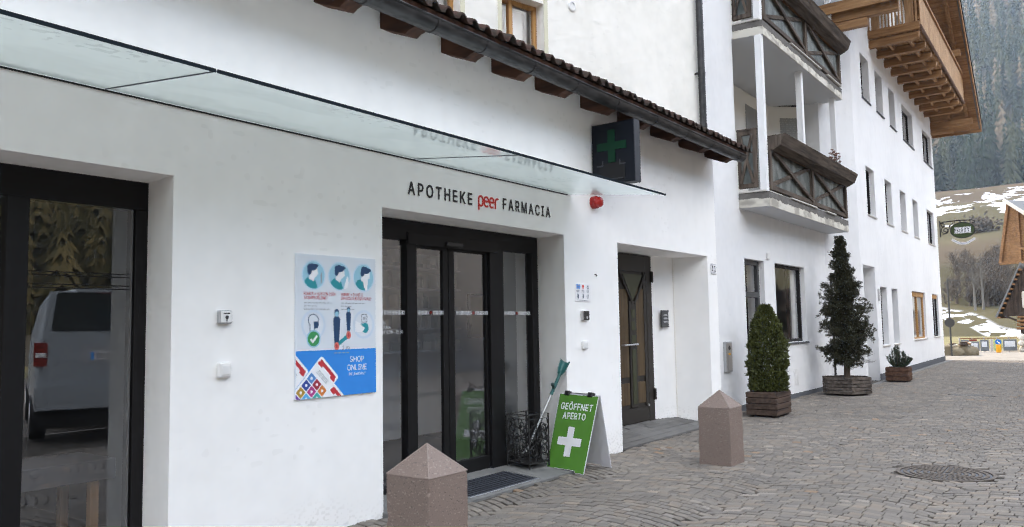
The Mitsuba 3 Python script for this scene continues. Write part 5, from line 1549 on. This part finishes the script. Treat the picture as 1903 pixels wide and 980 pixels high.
# timber barns at the right edge
b1 = thing('new_timber_barn', 'warm new timber barn gable with a tiled roof at the right edge', 'barn')
dh = np.array([-.5, -.866, 0])
apex = np.array([47.0, -1.10, 7.38])
MBN = frame_matrix((apex[0], apex[1], 0), dh, (.866, -.5, 0))  # along downhill, back, z
gb = Polygon([(0, 7.30), (3.70, 4.31), (-.62, 4.30)])
for i in range(24):
    z0_ = 4.30 + i * .126
    q = gb.intersection(sbox(-2, z0_ + .004, 8, z0_ + .122))
    if not q.is_empty:
        add('board', moved(front(q, 0, .05), MBN), 'barn_wood', b1)
add('gable', moved(front(gb, .05, .12), MBN), 'barn_wood_dark', b1)
add('frame', [moved(beam((-.62, -.05, 4.30), (0, -.05, 7.34), .10, .14), MBN), moved(beam((-.62, -.05, 4.28), (4.4, -.05, 4.28), .12, .12), MBN), moved(beam((.45, -.05, 4.3), (.45, -.05, 6.9), .12, .12), MBN), moved(beam((.5, -.06, 5.0), (1.5, -.06, 4.3), .1, .1), MBN)], 'barn_wood', b1)
rfp = moved(side(Polygon([(-.35, 0), (9, 0), (9, .08), (-.35, .08)]), 0, 6.2), np.eye(4))
rot_ = trimesh.transformations.rotation_matrix(math.atan2(4.2, 5.2), (0, 1, 0))
tiles = [moved(bx(i * .36, i * .36 + .37, -.35 + j * .30, -.35 + j * .30 + .285, .08 + .0, .115, .008), rot_) for i in range(17) for j in range(14)]
tk = add('roof', moved(moved(moved(rfp, rot_), frame_matrix((0, 0, 7.36), (1, 0, 0), (0, 1, 0))), MBN), 'barn_wood_dark', b1)
kk = add('tile_field', moved(moved(trimesh.util.concatenate(tiles), frame_matrix((0, 0, 7.36), (1, 0, 0), (0, 1, 0))), MBN), 'roof_slate', tk)
tag(kk, kind='stuff')
add('verge', moved(beam((-.05, -.36, 7.46), (5.2, -.36, 3.26), .05, .16), MBN), 'rock_pale', tk)
add('wall', moved(bx(.2, 8, .3, 8, 0, 3.3, 0), MBN), 'barn_wood_dark', b1)
b2 = thing('old_timber_barn', 'old dark timber barn on a pale stone base below the new timber gable', 'barn')
MB2 = frame_matrix((43.5, -1.25, 0), (0, -1, 0), (1, 0, 0))
rp_ = [((.85 * (1 - t)) - .0, 3.95 - 2.35 * (1 - t)) for t in (0, 1)]
add('roof', moved(front(Polygon([(-.62, 1.56), (.42, 3.95), (.42, 4.07), (-.70, 1.58)]), -.35, 4), MB2), 'roof_slate', b2)
for i in range(11):
    t = i / 10.5
    x, z = -.60 + 1.0 * t, 1.62 + 2.28 * t
    add('rafter_end', moved(bx(x - .02, x + .10, -.33, 3.9, z - .10, z - .02, .01), MB2), 'barn_wood', b2)
add('wall', [moved(bx(.30, 4, .0, 3, 1.5, 3.8, 0), MB2), moved(front(Polygon([(-.45, 1.62), (.32, 1.62), (.32, 3.5)]), 0, .06), MB2)], 'barn_wood_dark', b2)
add('post', [moved(bx(.42, .60, -.05, .12, .3, 1.6), MB2), moved(beam((-.3, .03, 1.62), (.45, .03, 1.25), .08, .09), MB2)], 'barn_wood_dark', b2)
add('tarpaulin', moved(bx(.38, 2.0, -.14, -.02, 1.95, 2.75, .08), MB2), 'rock_pale', b2)
for i in range(4):
    add('log', moved(tube([(.1 + .02 * i, -.08, 1.05 + .17 * i), (1.2, -.08, 1.05 + .17 * i)], .06, 8), MB2), 'barn_wood', b2)
add('wall_base', moved(bx(.25, 4, .1, 3, -.1, 1.5, 0), MB2), 'barn_wood_dark', b2)
for i in range(12):
    s_ = trimesh.creation.icosphere(2, 1.0)
    s_.vertices *= (.75 + .5 * meshkit.fbm(s_.vertices * 1.3 + i * 5, 2, seed=i + 40))[:, None]
    s_.apply_scale([.17, .17, .15])
    s_.apply_translation([.32 + .26 * (i % 4), -.25 - rng.uniform(0, .2), .12 + .26 * (i // 4)])
    add('stone', moved(s_, MB2), 'rock_pale', b2)
add('ladder', [moved(beam((.42, -.3, .4), (.62, -.1, 1.25), .05, .05), MB2), moved(beam((.70, -.3, .4), (.86, -.1, 1.25), .05, .05), MB2)] + [moved(beam((.42 + .2 * t, -.3 + .2 * t, .4 + .85 * t), (.70 + .16 * t, -.3 + .2 * t, .4 + .85 * t), .03, .03), MB2) for t in (.15, .4, .65, .9)], 'alpine_wood', b2)

# ------------------------------------------------------------------ behind the camera: parked van and the houses over the street, seen in the glass
van = thing('parked_van', 'silver passenger van mirrored in the left shop door', 'van')
vd = np.array([.36, -.93, 0]) / math.hypot(.36, .93)
MV = frame_matrix((5.71, -5.73, .0), vd, (.93, .36, 0))   # forward, left, up; origin under the rear bumper


def loft(sections):
    """Rounded body from cross-sections (x forward, half-width list by height)."""
    V, F, n = [], [], None
    for x, ring in sections:
        n = len(ring)
        V += [(x, y, z) for y, z in ring]
    for i in range(len(sections) - 1):
        for j in range(n):
            a, b = i * n + j, i * n + (j + 1) % n
            F += [[a, b, b + n], [a, b + n, a + n]]
    c0, c1 = len(V), len(V) + 1
    V += [(sections[0][0], 0, 1.1), (sections[-1][0], 0, 1.0)]
    for j in range(n):
        F += [[c0, (j + 1) % n, j], [c1, (len(sections) - 1) * n + j, (len(sections) - 1) * n + (j + 1) % n]]
    m = trimesh.Trimesh(np.array(V, float), F, process=False)
    m.fix_normals()
    return m


def sect(wb, wt, zb, zt):
    h = zt - zb
    r = [(wb * .96, zb), (wb, zb + .12 * h), (wb, zb + .45 * h), (wb * .985, zb + .58 * h), (wt + .04, zb + .88 * h), (wt - .05, zb + .965 * h), (wt * .6, zt)]
    return r + [(-a, b) for a, b in r[::-1]]


VZ = .17
secs = [(0.06, sect(.86, .70, .36, 1.80)), (0.10, sect(.93, .78, .30, 1.92)), (.30, sect(.95, .80, .28, 1.97)), (1.5, sect(.95, .81, .26, 1.98)), (3.0, sect(.95, .80, .26, 1.96)), (3.7, sect(.945, .74, .26, 1.72)), (4.15, sect(.93, .70, .28, 1.22)), (4.75, sect(.86, .62, .30, .95)), (4.88, sect(.74, .5, .36, .80))]
add('body', moved(moved(loft(secs), np.array([[1, 0, 0, 0], [0, 1, 0, 0], [0, 0, 1, VZ], [0, 0, 0, 1.0]])), MV), 'van_paint', van, smooth=35)
rear = lambda poly, d0, d1: moved(moved(extr(poly, d1 - d0), np.array([[0, 0, 1, d0], [1, 0, 0, 0], [0, 1, 0, VZ], [0, 0, 0, 1.0]])), MV)   # (left, up) polygons on the tail
add('tailgate', rear(Polygon([(-.80, .62), (.80, .62), (.82, 1.30), (.76, 1.90), (-.76, 1.90), (-.82, 1.30)]).buffer(.03), .025, .075), 'van_paint', van)
add('under_van_shade', rear(sbox(-.88, .06, .88, .36), .10, .14), 'rubber', van)  # added dark sheet standing in for the shade beneath the van
add('rear_window', rear(Polygon([(-.70, 1.43), (.70, 1.43), (.65, 1.86), (-.65, 1.86)]).buffer(.05), .014, .03), 'van_glass', van)
add('spoiler', rear(sbox(-.45, 1.93, .45, 1.965).buffer(.012), -.01, .2), 'van_paint', van)
add('brake_light', rear(sbox(-.22, 1.905, .22, 1.922), .005, .03), 'tail_red', van)
for s_ in (1, -1):
    k = add('tail_lamp', rear(affinity.scale(sbox(.80, .92, .94, 1.22).buffer(.01), s_, 1, origin=(0, 0)), .02, .16), 'tail_red', van)
    add('indicator', rear(affinity.scale(sbox(.805, 1.03, .935, 1.09), s_, 1, origin=(0, 0)), .014, .021), 'plate_white', k)
    add('side_window', [moved(moved(front(Polygon([(x0, 1.22), (x1, 1.22), (x1 - .03, 1.74), (x0 + .03, 1.74)]).buffer(.02), 0, .01), np.array([[1, 0, 0, 0], [0, -s_ * .985, -.22 * s_, s_ * (.953 + .245)], [0, -.0, 1, VZ], [0, 0, 0, 1.0]])), MV) for x0, x1 in ((.3, 1.15), (1.3, 2.35), (2.5, 3.3))], 'van_glass', van)
    for x in (.95, 3.95):
        w_ = add('wheel', moved(moved(revolve([(.0, -.1), (.31, -.1), (.33, -.06), (.33, .06), (.31, .1), (0, .1)], 28), np.array([[1, 0, 0, x], [0, 0, 1, s_ * .86], [0, -1, 0, .335 + .0], [0, 0, 0, 1.0]])), MV), 'rubber', van, smooth=35)
        add('rim', moved(moved(revolve([(0, -.02), (.2, -.015), (.21, .015), (0, .02)], 20), np.array([[1, 0, 0, x], [0, 0, 1, s_ * .955], [0, -1, 0, .335], [0, 0, 0, 1.0]])), MV), 'steel', w_)
add('bumper', rear(sbox(-.90, .36, .90, .60).buffer(.04), -.04, .12), 'van_paint', van)
add('bumper_step', rear(sbox(-.80, .60, .80, .645).buffer(.01), -.02, .10), 'van_paint', van)
add('plate_recess', rear(sbox(-.36, .95, .36, 1.15).buffer(.02), .016, .03), 'grey_plastic', van)
pl_ = add('number_plate', rear(sbox(-.27, .98, .27, 1.09), .008, .02), 'plate_white', van)
add('plate_band', rear(unary_union([sbox(-.27, .98, -.225, 1.09), sbox(.225, .98, .27, 1.09)]), .0065, .012), 'print_blue', pl_)
tx, wd = word('DX 525 JD', .07, .004, True, .003)
tx.apply_scale([.40 / wd, 1, 1])
# seen from behind the van: reading direction is towards the van's right
add('writing', moved(moved(tx, np.array([[0, 0, -1, .0062], [-1, 0, 0, .20], [0, 1, 0, 1.0 + VZ], [0, 0, 0, 1.0]])), MV), 'black_letter', pl_)
em = unary_union([circ(0, 0, .062).difference(circ(0, 0, .052)), LineString([(-.045, .028), (-.02, -.042), (0, -.002), (.02, -.042), (.045, .028)]).buffer(.006), LineString([(-.024, .045), (0, .004), (.024, .045)]).buffer(.006)])
add('emblem', rear(affinity.translate(em, 0, 1.27), .012, .03), 'steel', van)

OX = 14.6
op = thing('opposite_house', 'pale rendered house across the street, mirrored in the sliding door', 'building')
wl = sbox(0, 0, 29, 8.8)
wins = [(x, z) for x in (2, 6, 10, 14, 18, 22) for z in (5.4,)]
for x, z in wins:
    wl = wl.difference(sbox(x, z, x + 1.2, z + 1.5))
add('wall', [moved(front(wl, 0, .35), frame_matrix((OX, -12.55, 0), (1, 0, 0), (0, 1, 0))), bx(OX, OX + 29, -22, -13.1, 0, 8.8, 0)], 'opposite_plaster', op)
for x, z in wins:
    window(op, x, x + 1.2, z, z + 1.5, .18, frame_matrix((OX, -12.55, 0), (1, 0, 0), (0, 1, 0)), m='window_wood', mull=(x + .6,))
add('roof', side(Polygon([(-23, 8.7), (-17.2, 11.6), (-11.4, 8.7), (-11.4, 8.9), (-17.2, 11.8), (-23, 8.9)]), OX - .7, OX + 29.7), 'roof_tile', op)

# ------------------------------------------------------------------ mountainsides
def terrain(az0, az1, radii, heights, naz, seed, amp, m, key, label, centre=(0, -5), z_off=0):
    az = np.radians(np.linspace(az0, az1, naz))
    RR, AA = np.meshgrid(radii, az, indexing='ij')
    X_, Y_ = centre[0] + RR * np.cos(AA), centre[1] + RR * np.sin(AA)
    Z_ = np.interp(RR, radii, heights) + amp * (meshkit.fbm(np.stack([X_ * .013, Y_ * .013, X_ * 0], -1), 4, seed=seed) - .5) * np.clip((RR - radii[0]) / 80, 0, 1) * 2
    V = np.stack([X_, Y_, Z_], -1).reshape(-1, 3)
    nr, na = len(radii), naz
    i, j = np.meshgrid(np.arange(nr - 1), np.arange(na - 1), indexing='ij')
    q = np.stack([i * na + j, (i + 1) * na + j, (i + 1) * na + j + 1, i * na + j + 1], -1).reshape(-1, 4)
    F = np.vstack([q[:, [0, 1, 2]], q[:, [0, 2, 3]]])
    k = key_for(key)
    scene[k] = mikit.ply(trimesh.Trimesh(V, F, process=False), m, smooth=True)
    tag(k, label, kind='structure')

    def height(x, y):
        r = math.hypot(x - centre[0], y - centre[1])
        return float(np.interp(r, radii, heights) + amp * (meshkit.fbm(np.array([x * .013, y * .013, 0.0]), 4, seed=seed) - .5) * min(max((r - radii[0]) / 80, 0), 1) * 2)
    return height


rad1 = np.concatenate([np.linspace(52, 300, 60), np.linspace(310, 1000, 40)])
hgt1 = np.interp(rad1, [52, 75, 120, 200, 262, 292, 305, 420, 700, 1000], [-1.2, .2, 7.0, 23.0, 37.5, 42.5, 42.0, 88, 262, 470])
h1 = terrain(-22, 40, rad1, hgt1, 150, 11, 5.0, 'meadow_mat', 'meadow_hill', 'brown winter meadow slope with patches of snow below the forest')
rad2 = np.concatenate([np.linspace(34, 120, 16), np.linspace(130, 420, 22)])
hgt2 = np.interp(rad2, [34, 60, 420], [-.3, 3, 128])
h2 = terrain(-175, -28, rad2, hgt2, 120, 23, 5.0, 'forest_floor', 'forest_slope', 'wooded slope across the street behind the camera')


def conifer(h, layers, spread, npt, seed, trunk=.10):
    """A low far conifer: drooping jagged skirts round a trunk."""
    r_ = np.random.default_rng(seed)
    out = [trimesh.creation.cone(trunk * 1.2, h * .9, sections=5)]
    for i in range(layers):
        t = i / (layers - 1)
        zb_ = h * (.10 + .82 * t)
        rad_ = spread * (1 - t) ** .85 + .12
        ang_ = np.linspace(0, 2 * np.pi, npt, endpoint=False) + r_.random() * 6
        V = [(0, 0, zb_ + h * .17 * (1 - .5 * t))]
        for j, a in enumerate(ang_):
            q = rad_ * r_.uniform(.55, 1.15) if j % 2 == 0 else rad_ * .35
            V.append((q * math.cos(a), q * math.sin(a), zb_ - (.06 * h * (1 - t) if j % 2 == 0 else -.02 * h) + r_.normal(0, .02) * h))
        F = [[0, 1 + j, 1 + (j + 1) % npt] for j in range(npt)]
        out.append(trimesh.Trimesh(V, F, process=False))
    return trimesh.util.concatenate(out)


def bare_tree(h, seed, nb=26, thin=1.0):
    r_ = np.random.default_rng(seed)
    out = [tube([(0, 0, 0), (.1, 0, h * .5), (0, .1, h)], [.15, .10, .02], 5)]
    for i in range(nb):
        t = r_.uniform(.25, .97)
        a = r_.random() * 6.28
        L = h * .30 * (1.1 - t) + .4
        p0 = np.array([.1 * (1 - abs(2 * t - 1)), 0, h * t])
        p1 = p0 + np.array([math.cos(a) * L * .6, math.sin(a) * L * .6, L])
        out.append(tube([p0, (p0 + p1) / 2 + r_.normal(0, .12, 3), p1], np.array([.05, .035, .012]) * thin, 4))
        for s_ in range(3):
            p2 = p0 + (p1 - p0) * r_.uniform(.4, 1)
            out.append(tube([p2, p2 + r_.normal(0, .4, 3) + [0, 0, .5]], [.02 * thin, .008 * thin], 3))
    return trimesh.util.concatenate(out)


def group_of(name, shapes):
    scene[name] = {'type': 'shapegroup', **shapes}


kinds = []
for i in range(3):
    group_of(f'spruce_kind_{i}', {'crown': mikit.ply(conifer(17 + 3 * i, 8, 4.0 - .3 * i, 14, 60 + i), f'far_spruce_{i}')})
    group_of(f'larch_kind_{i}', {'crown': mikit.ply(conifer(16 + 2 * i, 7, 3.4, 12, 80 + i, .10), 'far_larch')})
    group_of(f'autumn_kind_{i}', {'crown': mikit.ply(conifer(11 + 2 * i, 9, 2.6, 12, 90 + i), 'near_autumn')})


def plant(key, where, kind, tilt=.02):
    for n_, (x, y, z, s_, a) in enumerate(where):
        k = f'{key}__{n_ + 1:03d}'
        scene[k] = {'type': 'instance', 'g': {'type': 'ref', 'id': f'{kind}_{n_ % 3}'}, 'to_world': T().translate([x, y, z - .4]).rotate([0, 0, 1], a).scale([s_, s_, s_ * rng.uniform(.9, 1.2)])}


def scatter(n, az0, az1, r0, r1, height, smin, smax, density=None, centre=(0, -5)):
    out = []
    while len(out) < n:
        r_ = math.sqrt(rng.uniform(r0 * r0, r1 * r1))
        a = math.radians(rng.uniform(az0, az1))
        x, y = centre[0] + r_ * math.cos(a), centre[1] + r_ * math.sin(a)
        if density and rng.random() > density(x, y):
            continue
        out.append((x, y, height(x, y), rng.uniform(smin, smax), rng.uniform(0, 360)))
    return out


larchy = lambda x, y: float(meshkit.fbm(np.array([x * .012, y * .012, 3.0]), 3, seed=9)) ** 2 * 2.2
plant('spruce_forest', scatter(2100, -8, 18, 300, 880, h1, .65, 1.3), 'spruce_kind')
plant('spruce_edge', scatter(170, -8, 18, 296, 330, h1, .7, 1.15), 'spruce_kind')
plant('larch_forest', scatter(520, -8, 18, 310, 820, h1, .7, 1.2, larchy), 'larch_kind')
tag('spruce_forest', 'dark hazy spruce forest covering the mountainside', 'forest', kind='stuff')
tag('spruce_edge', 'darker spruce edge of the forest above the meadow', 'forest', kind='stuff')
tag('larch_forest', 'tan bare larches among the hazy spruces', 'forest', kind='stuff')
plant('slope_wood', scatter(500, -112, -30, 120, 330, h2, .6, 1.15) + scatter(800, -92, -42, 52, 135, h2, .45, .95), 'autumn_kind')
plant('slope_spruces', scatter(700, -112, -30, 100, 400, h2, .8, 1.3), 'spruce_kind')
tag('slope_wood', 'autumn coloured trees on the slope across the street', 'forest', kind='stuff')
tag('slope_spruces', 'dark spruces on the slope across the street', 'forest', kind='stuff')

# bare trees, birches and bushes on the meadow
for i, (az, r_, h, m, lab) in enumerate(((6.75, 101, 4.6, 'birch_bark', 'slender pale birch in front of the bare thicket, left one'), (6.3, 102, 5.6, 'birch_bark', 'slender pale birch in front of the bare thicket, right one'), (7.5, 112, 3.6, 'twig_brown', 'small bare tree at the left of the thicket on the meadow'),
                                       (4.75, 104, 4.2, 'twig_brown', 'bare grey tree beside the barn roof'), (5.5, 116, 5.0, 'twig_brown', 'bare dark tree in the middle of the thicket'), (6.95, 119, 5.0, 'twig_brown', 'bare dark tree behind the two birches'))):
    x, y = r_ * math.cos(math.radians(az)), -5 + r_ * math.sin(math.radians(az))
    k = thing('bare_tree', lab, 'tree', 'bare trees on the meadow')
    add('branches', moved(bare_tree(h, 200 + i, 14 if m == 'birch_bark' else 30, .5), np.array([[1, 0, 0, x], [0, 1, 0, y], [0, 0, 1, h1(x, y) - .2], [0, 0, 0, 1.0]])), m, k)
bt = [bare_tree(4.0, 300 + i, 24) for i in range(4)]
bush = []
for i in range(95):
    az = rng.normal(5.9, .95)
    r_ = 104 + 36 * rng.random() ** 1.6
    x, y = r_ * math.cos(math.radians(az)), -5 + r_ * math.sin(math.radians(az))
    s_ = rng.uniform(.35, .85)
    q = bt[i % 4].copy()
    q.apply_scale([1.8 * s_, 1.8 * s_, s_])
    q.apply_translation([x, y, h1(x, y) - .3])
    bush.append(q)
k = key_for('bare_thicket')
scene[k] = mikit.ply(trimesh.util.concatenate(bush), 'twig_brown')
tag(k, 'brown leafless thicket on the meadow slope', 'bushes', kind='stuff')
x, y = 178 * math.cos(math.radians(6.1)), -5 + 178 * math.sin(math.radians(6.1))
k = thing('meadow_bush', 'lone dark bush on the upper meadow between the snow patches', 'bush')
bp = rng.normal(0, 1, (500, 3)) * [1.4, 1.4, .9] + [x, y, h1(x, y) + 1.2]
scene[k] = mikit.ply(leaf_cards(bp, rng.normal(0, 1, (500, 3)), .7, .25), 'twig_brown')

# ------------------------------------------------------------------ valley haze
lo_, hi_ = np.array([-560, -560, -6.0]), np.array([1120, 860, 640.0])
scene['haze'] = {'type': 'cube', 'to_world': T().translate(((lo_ + hi_) / 2).tolist()).scale(((hi_ - lo_) / 2).tolist()), 'bsdf': {'type': 'null'}, 'interior': {'type': 'ref', 'id': 'hazy_air'}}
tag('haze', 'thin blue valley haze', 'haze', kind='stuff')
